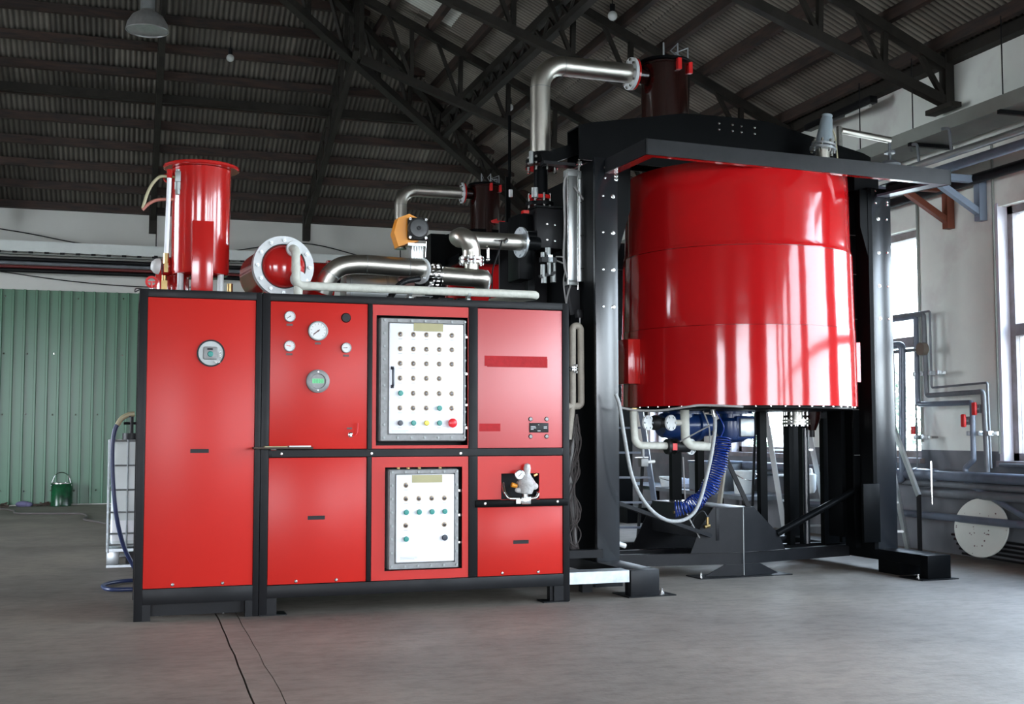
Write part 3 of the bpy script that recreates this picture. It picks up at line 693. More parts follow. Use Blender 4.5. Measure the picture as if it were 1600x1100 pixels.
for k in range(3): pl.box(1.80, 1.92-.02*(k == 2), YL-.0006, YL, .352-.006*k, .354-.006*k)
part('maker_plate', pl, 'dull_steel', b2)
gl = mesh_of('cable_gland', MB().cyl((0, 0, 0), (.03, 0, 0), .014, n=6).cyl((.03, 0, 0), (.042, 0, 0), .010, n=10), 'chrome')
for z in (.80, .63, .44): inst('cable_gland', gl, b2, (2.222, FYC+.05, z))
for k, z in enumerate((1.88, 1.62, 1.40, 1.24)): inst('cable_gland', gl, b1, (2.268, FYC+.03, z))
gz = mesh_of('cable_gland', MB().cyl((0, 0, 0), (0, 0, .03), .012, n=6), 'brass')
for x in (1.80, 1.87, 1.95, 2.10): inst('cable_gland', gz, b2, (x, FYC+.05, .95))
# right-hand column of panels
p4 = part('door', MB().box(2.363, 2.999, FYC+.008, FYC+.02, 1.097, 2.088, .002), 'red_door_gloss', cb, label='red door with a strip of tape')
part('tape_strip', MB().box(2.412, 2.884, FYC+.006, FYC+.0085, 1.678, 1.752).box(2.43, 2.886, FYC+.005, FYC+.0065, 1.672, 1.735), 'red_tape', p4)
part('tape_strip', MB().box(2.374, 2.530, FYC+.006, FYC+.0085, 1.215, 1.270), 'red_tape', p4)
lp = part('label_plate', MB().box(2.747, 2.892, FYC+.002, FYC+.0085, 1.206, 1.274, .002), 'rubber', p4, label='black plate with small white print')
tx = MB()
for k in range(3): tx.box(2.757, 2.757+[.036, .040, .020][k], FYC+.0005, FYC+.002, 1.247-.010*k, 1.251-.010*k)
for k in range(2): tx.box(2.855, 2.880, FYC+.0005, FYC+.002, 1.245-.010*k, 1.249-.010*k)
tx.box(2.812, 2.820, FYC+.0005, FYC+.002, 1.259, 1.264); tx.box(2.808, 2.830, FYC+.0005, FYC+.002, 1.216, 1.220)
part('plate_print', tx, 'white_ink', p4)
cp = mesh_of('dark_red_cap', MB().lathe([(0, .006), (.012, .006), (.017, 0), (0, 0)], (0, 0, 0), (0, -1, 0), 20), 'dark_red')
for x in (2.757, 2.879):
    for z in (1.302, 1.178): inst('cap', cp, p4, (x, FYC+.008, z))
p5 = part('panel', panel_hole(2.363, 2.999, .734, 1.039, 2.537, 2.822, .720, .916), 'red_panel', cb, label='red panel with a dark cut-out')
part('recess', MB().box(2.537, 2.822, FYC+.12, FYC+.13, .69, .93).box(2.53, 2.537, FYC+.02, FYC+.13, .69, .93).box(2.822, 2.83, FYC+.02, FYC+.13, .69, .93), 'void', p5)
rl = part('cross_rail', MB().box(2.345, 3.032, FYC-.012, FYC+.02, .682, .730, .002), 'black', cb); screw(rl, [(2.412, .708), (2.684, .710), (2.954, .712)], y=FYC-.012)
p6 = part('lower_panel', MB().box(2.363, 2.999, FYC+.008, FYC+.02, .199, .680, .002), 'red_panel', cb)
screw(p6, [(2.545, .217), (2.813, .216)]); slot(p6, 2.683, .431, .115)
# filter regulator wrapped in plastic
rg = thing('pressure_regulator', 'pressure regulator wrapped in clear plastic in the cabinet cut-out', 'regulator', (2.70, FYC-.03, .735))
y = FYC-.035
part('body', MB().box(2.665, 2.735, y-.03, y+.03, .700, .752, .004).cyl((2.70, y, .752), (2.70, y, .80), .024).box(2.63, 2.668, y-.015, y+.015, .705, .735), 'chrome', rg)
part('plastic_wrap', MB().lathe([(0, 0), (.045, .01), (.060, .05), (.072, .085), (.045, .12), (.024, .15), (.026, .19), (.020, .215), (0, .225)], (2.705, y, .765), (0.06, 0, 1), 9), 'plastic_wrap', rg)
part('plastic_fold', MB().sph((2.765, y-.01, .825), .032, 1, .6, .8, 8).sph((2.655, y-.005, .80), .030, 1.1, .7, .7, 8), 'plastic_wrap', rg)
g = part('gauge', MB().lathe([(0, 0), (.036, 0), (.036, .016), (.031, .018), (.030, .012), (0, .012)], (2.650, y-.02, .908), (0, -1, 0), 28), 'chrome', rg)
part('dial', MB().lathe([(0, 0), (.030, 0), (.030, .002), (0, .002)], (2.650, y-.0325, .908), (0, -1, 0), 24), 'dial', g)
part('needle', MB().bar((2.640, y-.036, .896), (2.664, y-.036, .922), .003, .001, (0, 1, 0)), 'ink', g)
part('gauge_stem', MB().tube([(2.650, y-.005, .875), (2.655, y, .84), (2.68, y, .81)], .008, 8), 'chrome', rg)
part('elbow', MB().tube([(2.552, y+.05, .85), (2.552, y+.02, .79), (2.575, y, .742), (2.66, y, .738)], .012, 10, bend=.03), 'chrome', rg)
part('elbow', MB().tube([(2.735, y, .738), (2.785, y, .745), (2.803, y+.01, .775), (2.790, y+.06, .79)], .012, 10, bend=.02), 'chrome', rg)
part('relief_knob', MB().cyl((2.60, y, .838), (2.64, y, .828), .018, .014, n=14), 'orange', rg)
part('drain_plug', MB().cyl((2.765, y, .90), (2.79, y, .912), .012, n=6), 'brass', rg)

# ================================================================ ON TOP OF THE CABINETS
# ---- red vertical tank
y0 = 8.58; cx = .474
tk = thing('vertical_tank', 'red upright cylindrical tank with a wide top rim standing on the narrow cabinet', 'tank', (cx, y0, 2.146))
part('shell', MB().lathe([(0, 2.305), (.12, 2.292), (.19, 2.312), (.198, 2.335), (.203, 3.055), (.19, 3.06), (0, 3.06)], (cx, y0, 0), n=64), 'red_tank', tk)
part('top_flange', MB().lathe([(0, 3.058), (.255, 3.058), (.262, 3.064), (.262, 3.078), (.255, 3.084), (0, 3.084)], (cx, y0, 0), n=64), 'red_tank', tk)
part('support_bracket', MB().box(.405, .548, y0-.245, y0-.195, 2.146, 2.66, .003).box(.44, .515, y0-.20, y0-.17, 2.146, 2.60), 'red_tank', tk, label='flat red channel foot')
lg = MB()
for a in (215, 325, 90): lg.cyl((cx+.165*math.cos(math.radians(a)), y0+.165*math.sin(math.radians(a)), 2.146), (cx+.165*math.cos(math.radians(a)), y0+.165*math.sin(math.radians(a)), 2.32), .022, n=14)
part('leg', lg, 'white_flange', tk, stuff=True)
part('drain_fitting', MB().cyl((.675, y0-.08, 2.146), (.675, y0-.08, 2.25), .020, n=12).lathe([(0, 0), (.04, 0), (.05, .02), (.03, .035), (0, .04)], (.675, y0-.12, 2.146), n=16), 'brass', tk)
part('lifting_eye', MB().ring((.245, y0-.12, 2.965), (0, 1, 0), .034, .022, .016, 20).cyl((.262, y0-.10, 3.0), (.30, y0-.06, 3.02), .02, n=10), 'red_tank', tk)
vl = part('relief_valve', MB().box(.288, .325, y0-.20, y0-.155, 2.93, 3.005, .004).cyl((.306, y0-.178, 2.88), (.306, y0-.178, 2.93), .021, n=12).cyl((.306, y0-.178, 2.845), (.306, y0-.178, 2.88), .018, n=6).cyl((.306, y0-.178, 3.005), (.306, y0-.178, 3.02), .014, n=12), 'dull_steel', tk)
part('nipple', MB().cyl((.225, y0-.178, 2.965), (.29, y0-.178, 2.965), .010, n=10).box(.245, .265, y0-.193, y0-.163, 2.95, 2.98), 'brass', vl)
st = part('sight_tube', MB().cyl((.238, y0-.20, 2.42), (.250, y0-.20, 2.96), .0155, n=16), 'white_panel', tk, label='white glowing-bright sight tube')
part('tube_fitting', MB().cyl((.2375, y0-.20, 2.36), (.238, y0-.20, 2.43), .019, n=6).box(.225, .252, y0-.215, y0-.185, 2.30, 2.36), 'brass', st)
part('tube_fitting', MB().cyl((.250, y0-.20, 2.95), (.251, y0-.20, 3.01), .018, n=6), 'red_tank', st)
part('bleed_hose', MB().tube([(.24, y0-.18, 2.965), (.18, y0-.18, 2.955), (.12, y0-.18, 2.87), (.078, y0-.18, 2.735)], .0105, 10, smooth=True), 'clear_hose', tk)
part('bleed_hose', MB().tube([(.078, y0-.18, 2.725), (.12, y0-.18, 2.77), (.18, y0-.18, 2.80), (.28, y0-.17, 2.81)], .0115, 10, smooth=True), mat('pinkish_hose', (.45, .16, .12), .35), tk, label='pinkish hose')
# alarm horn and small red pot behind the tank
hr_ = thing('alarm_horn', 'grey dome horn with a red body beside the foot of the upright red tank', 'horn', (.19, 8.62, 2.15))
part('dome', MB().lathe([(0, .055), (.03, .048), (.052, .025), (.058, 0), (0, 0)], (.195, 8.62, 2.37), (-1, -.25, .05), 24), 'dial', hr_)
part('body', MB().lathe([(0, -.10), (.05, -.09), (.068, -.03), (.066, 0), (0, 0)], (.22, 8.62, 2.37), (-1, -.1, 0), 24), 'red_tank', hr_)
part('stem', MB().cyl((.235, 8.62, 2.146), (.235, 8.62, 2.31), .018, n=12).box(.215, .255, 8.60, 8.64, 2.20, 2.27), 'brass', hr_)
vp2 = thing('gate_valve', 'small dark red hand valve on the top left corner of the narrow cabinet', 'valve', (.165, 8.5, 2.146))
part('body', MB().box(.135, .16, 8.49, 8.52, 2.17, 2.20).cyl((.10, 8.505, 2.185), (.20, 8.505, 2.185), .011, n=10).cyl((.15, 8.505, 2.146), (.15, 8.505, 2.18), .010, n=8), 'chrome', vp2)
part('handwheel', MB().ring((.148, 8.505, 2.245), (0, 1, .2), .042, .026, .012, 18).bar((.11, 8.505, 2.245), (.186, 8.505, 2.245), .01, .01).cyl((.148, 8.505, 2.20), (.148, 8.505, 2.25), .007, n=8), 'red_handle', vp2)
part('cable', MB().tube([(.115, 8.5, 2.19), (.05, 8.45, 2.19), (.04, 8.3, 2.15), (.07, 8.15, 2.15)], .004, 6, smooth=True), 'rubber', vp2)
pt = thing('small_tank', 'small dark red pot behind the foot of the upright red tank', 'tank', (.30, 8.98, 2.15))
part('shell', MB().lathe([(0, 2.15), (.115, 2.15), (.12, 2.16), (.12, 2.40), (.105, 2.42), (0, 2.43)], (.30, 8.98, 0), n=36), 'red_tank', pt)

# ---- red heat exchanger with white flange
hx = thing('heat_exchanger', 'red horizontal vessel whose round end has a white bolted flange', 'heat exchanger', (1.02, 8.4, 2.15))
ax = Vector((.10, -1, 0)).normalized(); c0 = Vector((1.024, 8.33, 2.365))
def along(d): return tuple(c0 - ax*d)
part('shell', MB().cyl(along(.015), along(.62), .186, .186, n=48), 'red_tank', hx)
part('flange', MB().ring(c0, ax, .213, .150, .03, 56).ring(Vector(along(.036)), ax, .213, .15, .03, 56), 'white_flange', hx)
bo = MB().bolts(c0+ax*.021, ax, .183, 12, .0135, .014).bolts(c0+ax*.030, ax, .183, 12, .006, .012); part('bolts', bo, 'zinc', hx, stuff=True)
part('dome_head', MB().lathe([(.153, 0), (.146, .02), (.12, .045), (.08, .062), (.04, .070), (0, .072)], c0, ax, 48), 'red_tank', hx, label='domed red end')
part('gasket_line', MB().ring(c0+ax*.016, ax, .157, .150, .003, 56), 'rubber', hx)
part('nozzle_flange', MB().lathe([(0, .10), (.055, .10), (.058, .088), (.058, .08), (0, .08)], c0+Vector((.055, 0, .115)), ax, 28).lathe([(0, .10), (.055, .10), (.058, .088), (.058, .08), (0, .08)], c0+Vector((.085, 0, -.095)), ax, 28).cyl(c0+Vector((.055, 0, .115)), c0+Vector((.055, 0, .115))+ax*.09, .03).cyl(c0+Vector((.085, 0, -.095)), c0+Vector((.085, 0, -.095))+ax*.09, .03), 'white_flange', hx)
part('saddle', MB().box(.92, 1.30, 8.75, 8.80, 2.146, 2.26).box(.90, .98, 8.38, 8.5, 2.139, 2.20), 'red_tank', hx)
hx2 = thing('heat_exchanger', 'darker red horizontal vessel behind the white-flanged one', 'heat exchanger', (1.42, 9.0, 2.14))
part('shell', MB().cyl((1.16, 8.98, 2.34), (1.47, 8.98, 2.34), .155, n=40).box(1.15, 1.62, 8.83, 8.88, 2.139, 2.20), 'red_tank', hx2)
part('end_flange', MB().cyl((1.43, 8.98, 2.34), (1.46, 8.98, 2.34), .175, n=40), 'red_tank', hx2)
gt = thing('grey_tank', 'pale metal drum behind the long stainless pipe', 'tank', (1.78, 8.95, 2.14))
part('shell', MB().cyl((1.56, 8.99, 2.29), (2.02, 8.99, 2.29), .15, n=40), 'alu', gt)
part('band', MB().ring((1.88, 8.99, 2.29), (1, 0, 0), .156, .148, .02, 40).ring((1.60, 8.99, 2.29), (1, 0, 0), .156, .148, .02, 40), 'zinc', gt)
cone = thing('reducer', 'rusty pink cone fitting below the orange actuator', 'pipe fitting', (2.0, 8.75, 2.25))
part('cone', MB().cyl((1.93, 8.72, 2.33), (2.03, 8.72, 2.35), .035, .085, n=28), mat('rusty_pink', (.30, .17, .15), .5, var=.2), cone)
# ---- white lagged pipe
wp = thing('lagged_pipe', 'off-white lagged pipe running low along the cabinet top', 'pipe', (1.1, 8.2, 2.15))
part('pipe', MB().tube([(1.062, 8.27, 2.478), (1.090, 8.19, 2.478), (1.092, 8.17, 2.215), (2.90, 8.20, 2.215), (2.62, 8.60, 2.195)], .030, 16, bend=.05), 'white_pipe', wp)
part('drop', MB().cyl((1.108, 8.18, 2.145), (1.108, 8.18, 2.21), .031), 'white_pipe', wp)
cl = MB()
for x in (1.9, 2.33): cl.box(x-.012, x+.012, 8.185, 8.235, 2.145, 2.19); cl.ring((x, 8.197, 2.203), (1, 0, 0), .036, .030, .02, 20)
part('pipe_clip', cl, 'dull_steel', wp)
# bits of tray and blocks lying on the roof of the cabinet
mb = MB()
for x in (1.98, 2.16, 2.30): mb.box(x, x+.10, 8.35, 8.42, 2.139, 2.19)
pb = thing('pipe_support', 'row of small black support blocks under the stainless piping', 'pipe support', (2.15, 8.4, 2.14)); part('block', mb, 'rubber', pb, stuff=True)
part('strip', MB().box(1.95, 2.95, 8.44, 8.48, 2.175, 2.185).box(2.02, 2.10, 8.33, 8.46, 2.19, 2.196), 'zinc', pb)

# ---- stainless pipework
Y6 = 8.6
sp_ = thing('stainless_pipe', 'long bright stainless pipe with a drooping left end, beside the orange actuator', 'pipe', (1.75, Y6, 2.44))
part('elbow', MB().tube([(1.345, Y6+.03, 2.22), (1.385, Y6+.01, 2.34), (1.46, Y6, 2.412), (1.56, Y6, 2.438), (1.66, Y6, 2.443)], .071, 28, smooth=True), 'steel', sp_)
part('pipe', MB().cyl((1.66, Y6, 2.443), (1.98, Y6, 2.433), .071, n=36), 'steel', sp_)
part('elbow', MB().tube([(1.98, Y6, 2.433), (2.055, Y6-.005, 2.43), (2.09, Y6+.05, 2.43), (2.10, Y6+.14, 2.428)], .0715, 28, smooth=True), 'steel', sp_)
part('weld_seam', MB().ring((1.66, Y6, 2.443), (1, 0, 0), .0725, .070, .004, 36).ring((1.98, Y6, 2.433), (1, 0, 0), .0725, .070, .004, 36), 'dull_steel', sp_)
part('mouth_rim', MB().ring((1.40, Y6+.005, 2.36), (.5, -.1, .85), .073, .069, .006, 30), 'dull_steel', sp_)
part('disc_flange', MB().cyl((2.07, Y6+.02, 2.415), (2.085, Y6+.03, 2.415), .100, n=36).bolts((2.088, Y6+.03, 2.415), (1, .1, 0), .085, 8, .008, .02), 'white_flange', sp_)
va = thing('valve_actuator', 'orange and black rotary actuator on a ribbed metal neck', 'actuator', (2.03, Y6, 2.50))
part('neck', MB().box(1.995, 2.085, Y6-.03, Y6+.04, 2.50, 2.60, .004).box(1.965, 2.10, Y6-.05, Y6+.05, 2.592, 2.612), 'alu', va)
nb = MB()
for k in range(5): nb.box(2.0+.019*k, 2.007+.019*k, Y6-.036, Y6-.028, 2.50, 2.592)
part('neck_rib', nb, 'alu', va, stuff=True)
pts = [(1.900, 2.585), (1.865, 2.69), (1.895, 2.80), (1.98, 2.835), (2.06, 2.80), (2.05, 2.63), (1.97, 2.61)]
part('housing', MB().prism([(x, Y6-.02, z) for x, z in pts], (0, .13, 0)), 'orange', va)
part('end_cover', MB().box(1.962, 2.112, Y6-.055, Y6-.018, 2.635, 2.805, .02), 'rubber', va)
part('round_cap', MB().lathe([(0, .02), (.03, .022), (.065, .02), (.078, .008), (.078, -.03), (0, -.03)], (2.040, Y6-.058, 2.722), (0, -1, 0), 40), mat('charcoal_cap', (.04, .042, .042), .3), va)
part('cap_boss', MB().ring((2.040, Y6-.083, 2.722), (0, 1, 0), .016, .006, .008, 16), 'rubber', va)
cb_ = MB()
for x in (1.978, 2.098):
    for z in (2.652, 2.79): cb_.cyl((x, Y6-.066, z), (x, Y6-.05, z), .012, n=6)
part('corner_bolt', cb_, 'chrome', va)
part('clamp_rod', MB().cyl((2.098, Y6-.04, 2.51), (2.104, Y6-.04, 2.63), .004, n=8), 'chrome', va)
corr = thing('corrugated_hose', 'black ribbed cable hose rising from the cabinet top to the stainless elbow', 'hose', (1.8, 8.3, 2.14))
hp = catmull([Vector(p) for p in ((1.755, 8.30, 2.13), (1.82, 8.32, 2.23), (1.90, 8.38, 2.30), (2.03, 8.46, 2.335))], 14)
part('hose', MB().tube(hp, [.024 if i % 2 else .0205 for i in range(len(hp))], 14), 'rubber', corr)
part('cable', MB().tube([(1.86, 8.3, 2.14), (1.93, 8.36, 2.20), (2.05, 8.42, 2.24), (2.12, 8.45, 2.30)], .007, 8, smooth=True), 'cable', corr)
s2 = thing('stainless_pipe', 'short stainless pipe between two elbows low on the cabinet top', 'pipe', (2.35, Y6, 2.38))
part('flange', MB().cyl((2.165, Y6, 2.385), (2.182, Y6, 2.385), .088, n=32).cyl((2.205, Y6, 2.385), (2.222, Y6, 2.385), .088, n=32).cyl((2.13, Y6, 2.39), (2.24, Y6, 2.385), .052, n=24), 'chrome', s2)
part('bolts', MB().bolts((2.194, Y6, 2.385), (1, 0, 0), .074, 8, .009, .075), 'chrome', s2, stuff=True)
part('pipe', MB().cyl((2.222, Y6, 2.384), (2.47, Y6, 2.376), .068, n=36), 'steel', s2)
part('elbow', MB().tube([(2.47, Y6, 2.376), (2.545, Y6-.01, 2.372), (2.575, Y6+.05, 2.37), (2.58, Y6+.14, 2.37)], .069, 28, smooth=True), 'steel', s2)
part('riser_stub', MB().cyl((2.478, Y6+.03, 2.40), (2.478, Y6+.03, 2.49), .055, n=28), 'steel', s2)
part('end_disc', MB().cyl((2.59, Y6+.03, 2.355), (2.60, Y6+.03, 2.355), .088, n=36), 'white_flange', s2)
s3 = thing('stainless_pipe', 'curved stainless elbow turning from a bolted flange towards the black gearbox', 'pipe', (2.48, Y6+.03, 2.5))
part('flange', MB().cyl((2.478, Y6+.03, 2.488), (2.478, Y6+.03, 2.502), .098, n=32).cyl((2.478, Y6+.03, 2.516), (2.478, Y6+.03, 2.530), .098, n=32), 'chrome', s3)
part('bolts', MB().bolts((2.478, Y6+.03, 2.509), (0, 0, 1), .084, 10, .008, .065), 'chrome', s3, stuff=True)
part('elbow', MB().tube([(2.478, Y6+.03, 2.53), (2.475, Y6+.03, 2.60), (2.445, Y6+.02, 2.665), (2.41, Y6+.06, 2.70), (2.40, Y6+.16, 2.705)], .068, 28, smooth=True), 'steel', s3)
part('pipe', MB().cyl((2.43, Y6+.20, 2.70), (2.96, Y6+.30, 2.715), .066, n=36).sph((2.43, Y6+.2, 2.70), .066, n=24), 'steel', s3)
part('end_flange', MB().cyl((2.955, Y6+.30, 2.715), (2.972, Y6+.303, 2.7155), .122, n=40).bolts((2.964, Y6+.302, 2.7155), (1, .2, 0), .102, 8, .009, .036), 'zinc', s3)
part('collar', MB().tube([(2.97, Y6+.303, 2.715), (3.12, Y6+.33, 2.715)], .055, 24), 'black', s3)
part('test_cock', MB().cyl((2.70, Y6+.17, 2.70), (2.78, Y6+.17, 2.70), .006, n=8).cyl((2.78, Y6+.17, 2.69), (2.81, Y6+.17, 2.712), .016, n=8).cyl((2.66, Y6+.2, 2.55), (2.66, Y6+.2, 2.64), .009, n=8).sph((2.66, Y6+.2, 2.55), .016, n=10), 'chrome', s3)
part('cable', MB().tube([(2.76, Y6+.15, 2.70), (2.72, Y6+.12, 2.60), (2.66, Y6+.08, 2.45), (2.63, Y6, 2.30), (2.60, Y6, 2.16)], .006, 8, smooth=True), 'rubber', s3)

# ================================================================ VESSEL MACHINE (its own frame: u across, v into the depth, origin at the front left foot)
fr = thing('machine_frame', 'tall black steel portal frame holding the big red vessel', 'machine frame', (1.45, .6, 0), True)
def P(name, mb, m, label=None, stuff=False, parent=None): return part(name, mb, m, parent or fr, label, stuff)
P('foot', MB().box(0, .235, .08, 2.5, .105, .196, .003).box(0, .235, 0, .10, 0, .196, .003).box(0, .235, .60, .72, 0, .105).box(0, .235, 2.3, 2.5, 0, .105), 'black_dust')
P('foot', MB().box(2.71, 2.945, .08, 2.5, .105, .196, .003).box(2.71, 2.945, 0, .10, 0, .196, .003).box(2.71, 2.945, .34, .62, 0, .105).box(2.71, 2.945, 2.3, 2.5, 0, .105), 'black')
P('foot_plate', MB().box(-.03, .36, -.03, .25, 0, .008), 'black_matt'); P('foot_plate', MB().box(2.62, 2.99, -.04, .25, 0, .008), 'black_matt')
an = MB()
for u, v_ in ((.30, .08), (2.66, .06), (.27, .5), (1.06, .80)): an.cyl((u, v_, 0), (u, v_, .045), .008, n=8).cyl((u, v_, .008), (u, v_, .022), .015, n=6)
P('anchor_bolt', an, 'chrome', stuff=True)
cl_ = P('column', MB().box(.015, .212, .60, .64, .196, 3.40, .003), 'black_face'); P('column_web', MB().box(.015, .03, .64, 1.16, .196, 3.38).box(.10, .12, .64, 1.0, .196, 3.38).box(.03, .10, 1.12, 1.16, .196, 3.3), 'black')
cr_ = P('column', MB().box(2.70, 2.905, .60, .64, .196, 3.35, .003), 'black_face'); P('column_web', MB().box(2.89, 2.905, .64, 1.0, .196, 3.34).box(2.66, 2.70, .60, 1.0, .196, 3.35).box(2.56, 2.60, .9, 1.1, .28, 3.3).box(2.60, 2.66, .78, .80, .196, 3.3), 'black')
P('gusset_plate', MB().prism([(.212, .605, 3.38), (.335, .605, 3.38), (.328, .605, 2.99), (.212, .605, 2.62)], (0, .02, 0)), 'black')
P('gusset_plate', MB().prism([(2.70, .605, 3.33), (2.58, .605, 3.33), (2.58, .605, 3.0), (2.70, .605, 2.6)], (0, .02, 0)), 'black')
bm_ = mesh_of('bolt', MB().lathe([(0, .012), (.009, .012), (.012, .004), (.017, .003), (.017, 0), (0, 0)], (0, 0, 0), (0, -1, 0), 12), 'chrome')
bs_ = mesh_of('bolt', MB().lathe([(0, .008), (.008, .007), (.012, 0), (0, 0)], (0, 0, 0), (0, -1, 0), 12), 'chrome')
for u, z in ((.104, 3.320), (.103, 3.237), (.083, 3.091), (.081, 2.797), (.080, 2.499), (.079, 2.202)): inst('bolt', bs_, cl_, (u, .60, z))
for u, z in ((.200, 3.235), (.200, 3.262), (.171, 3.092), (.169, 2.797), (.168, 2.498), (.167, 2.20)): inst('bolt', bm_, cl_, (u, .60, z))
for u, z in ((2.751, 3.328), (2.749, 3.219), (2.873, 3.235), (2.873, 3.210), (2.863, 3.079), (2.863, 2.782), (2.863, 2.484), (2.863, 2.196)): inst('bolt', bs_, cr_, (u, .60, z))
for z in (3.078, 2.777, 2.483, 2.195): inst('bolt', bm_, cr_, (2.768, .60, z))
P('cover_plate', MB().box(2.53, 2.70, .57, .60, .26, .76, .002), 'black')
# low front beam in a shallow V, with folded gusset plates and the box beam behind
P('base_beam', MB().prism([(.20, 1.02, .10), (1.46, .80, .10), (1.46, .88, .10), (.20, 1.10, .10)], (0, 0, .097)), 'black_dust')
P('base_beam', MB().prism([(1.46, .80, .10), (2.72, 1.02, .10), (2.72, 1.10, .10), (1.46, .88, .10)], (0, 0, .097)), 'black_dust')
def vv(u): return .795 + .22/1.26*abs(u-1.46)
def vplate(pts):
    m = MB(); a = [(u, vv(u), z) for u, z in pts]; m.prism(a, (0, -.012, 0)); return m
P('gusset_plate', vplate([(1.00, .20), (1.46, .20), (1.46, .575), (1.20, .575), (1.09, .42)]), 'black_dust')
P('gusset_plate', vplate([(1.46, .20), (1.93, .20), (1.86, .33), (1.58, .575), (1.46, .575)]), 'black_dust')
P('gusset_plate', vplate([(1.12, .008), (1.46, .008), (1.46, .10), (1.30, .10)]), 'black_dust')
P('gusset_plate', vplate([(1.46, .008), (1.84, .008), (1.64, .10), (1.46, .10)]), 'black_dust')
P('fold_edge', MB().cyl((1.46, .780, .01), (1.46, .780, .575), .004, n=6), 'dull_steel')
P('foot_plate', MB().box(1.02, 1.90, .72, .98, 0, .008), 'black_matt')
P('box_beam', MB().box(1.22, 1.56, .82, 1.95, .30, .575, .003), 'black_dust', label='broad black box beam')
P('gusset_plate', MB().prism([(1.02, 1.95, .16), (1.72, 1.95, .16), (1.55, 1.95, .575), (1.24, 1.95, .575)], (0, .012, 0)), 'black_dust')
P('base_beam', MB().box(.20, 2.72, 1.97, 2.05, .10, .196), 'black_dust'); P('base_beam', MB().box(.20, 2.72, 1.35, 1.42, .10, .19), 'black_dust')
P('brace_tube', MB().cyl((1.84, .86, .335), (2.74, .80, .745), .030, n=16), 'black', label='sloping round brace')
P('brace_bar', MB().bar((.20, .72, .66), (1.15, .80, .345), .05, .03), 'black_dust')
P('brace_bar', MB().bar((1.31, 1.0, 1.22), (1.60, .90, .55), .035, .035), 'black_dust')
for u, v_, w_ in ((1.96, 1.25, .07), (2.255, 1.25, .05), (2.44, 1.3, .07), (2.68, 1.25, .16), (2.84, 1.25, .10), (1.50, 2.0, .10), (1.76, 2.0, .07), (.22, 2.0, .10), (2.8, 2.0, .16)):
    P('post', MB().box(u-w_/2, u+w_/2, v_-.03, v_+.03, .19, 1.5 if v_ < 1.9 and u < 2.5 else 3.3), 'black')
P('guide_rod', MB().cyl((2.705, 1.16, .75), (2.705, 1.16, 1.42), .008, n=10), 'chrome')
P('guide_rod', MB().cyl((2.42, 1.24, .20), (2.42, 1.24, 1.24), .030, n=16), 'black_face')
# top: projecting band and bridge
bd = MB(); bz0, bz1 = 3.275, 3.385
P('band', MB().prism([(.10, -.10, bz0), (2.96, -.10, bz0-.015), (2.96, -.10, bz1+.0), (.10, -.10, bz1+.01)], (0, .012, 0)), 'black_dust', label='front of the projecting band')
P('band', MB().prism([(.10, -.10, bz0), (.10, .60, bz0), (.10, .60, bz1), (.10, -.10, bz1+.01)], (.012, 0, 0)), 'black_dust')
P('band', MB().prism([(2.948, -.10, bz0-.015), (2.86, .60, bz0), (2.86, .60, bz1), (2.948, -.10, bz1)], (.012, 0, 0)), 'black_dust')
P('band_lip', MB().box(.112, 2.95, -.09, -.01, bz1-.012, bz1-.004).box(.112, .18, -.01, .6, bz1-.012, bz1-.004).box(2.80, 2.87, -.01, .6, bz1-.012, bz1-.004), 'black_dust')
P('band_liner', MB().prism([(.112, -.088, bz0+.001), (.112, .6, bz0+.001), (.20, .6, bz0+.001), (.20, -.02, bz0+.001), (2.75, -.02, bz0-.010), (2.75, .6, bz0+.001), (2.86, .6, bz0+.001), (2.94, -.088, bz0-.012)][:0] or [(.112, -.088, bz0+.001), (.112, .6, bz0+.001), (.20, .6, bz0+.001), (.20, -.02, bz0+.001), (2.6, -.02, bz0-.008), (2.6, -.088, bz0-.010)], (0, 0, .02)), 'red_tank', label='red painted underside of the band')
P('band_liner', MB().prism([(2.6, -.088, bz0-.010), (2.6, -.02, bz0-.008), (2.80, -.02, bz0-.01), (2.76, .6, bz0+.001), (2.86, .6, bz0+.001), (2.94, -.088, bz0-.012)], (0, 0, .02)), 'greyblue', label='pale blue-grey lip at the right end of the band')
bp = [(-.03, 3.42), (-.03, 3.70), (.06, 3.73), (.95, 3.895), (1.35, 3.905), (1.75, 3.905), (2.78, 3.71), (2.86, 3.68), (2.88, 3.42)]
P('bridge', MB().prism([(u, .80, z) for u, z in bp], (0, .02, 0)).prism([(u, 1.02, z) for u, z in bp], (0, .02, 0)).prism([(-.03, .82, 3.69), (.06, .82, 3.72), (.95, .82, 3.885), (.95, 1.02, 3.885), (.06, 1.02, 3.72), (-.03, 1.02, 3.69)], (0, 0, .012)).prism([(.95, .82, 3.885), (1.75, .82, 3.895), (2.86, .82, 3.67), (2.86, 1.02, 3.67), (1.75, 1.02, 3.895), (.95, 1.02, 3.885)], (0, 0, .012)), 'black', label='shallow gabled bridge plate')
bb = fr.children[-1]
for u in (1.285, 1.418, 1.507, 1.640):
    for z in (3.84, 3.787): inst('bolt', bs_, bb, (u, .80, z-.0 if u < 1.45 else z-.004))
P('shoulder_box', MB().box(.06, .24, .86, 1.14, 3.42, 3.74, .004), 'black'); P('shoulder_box', MB().box(2.6, 2.86, .7, 1.1, 3.34, 3.55), 'black')
P('side_arm', MB().bar((-.30, .95, 3.42), (.06, .95, 3.56), .05, .10), 'black'); P('side_arm', MB().box(-.30, -.02, .90, 1.0, 3.385, 3.41), 'black_dust')
P('side_web', MB().box(-.02, .012, 1.10, 1.50, .2, 3.3), 'black')
P('rear_panel', MB().box(-.45, .02, 1.52, 1.54, .15, 3.0), 'void')
fi = MB()
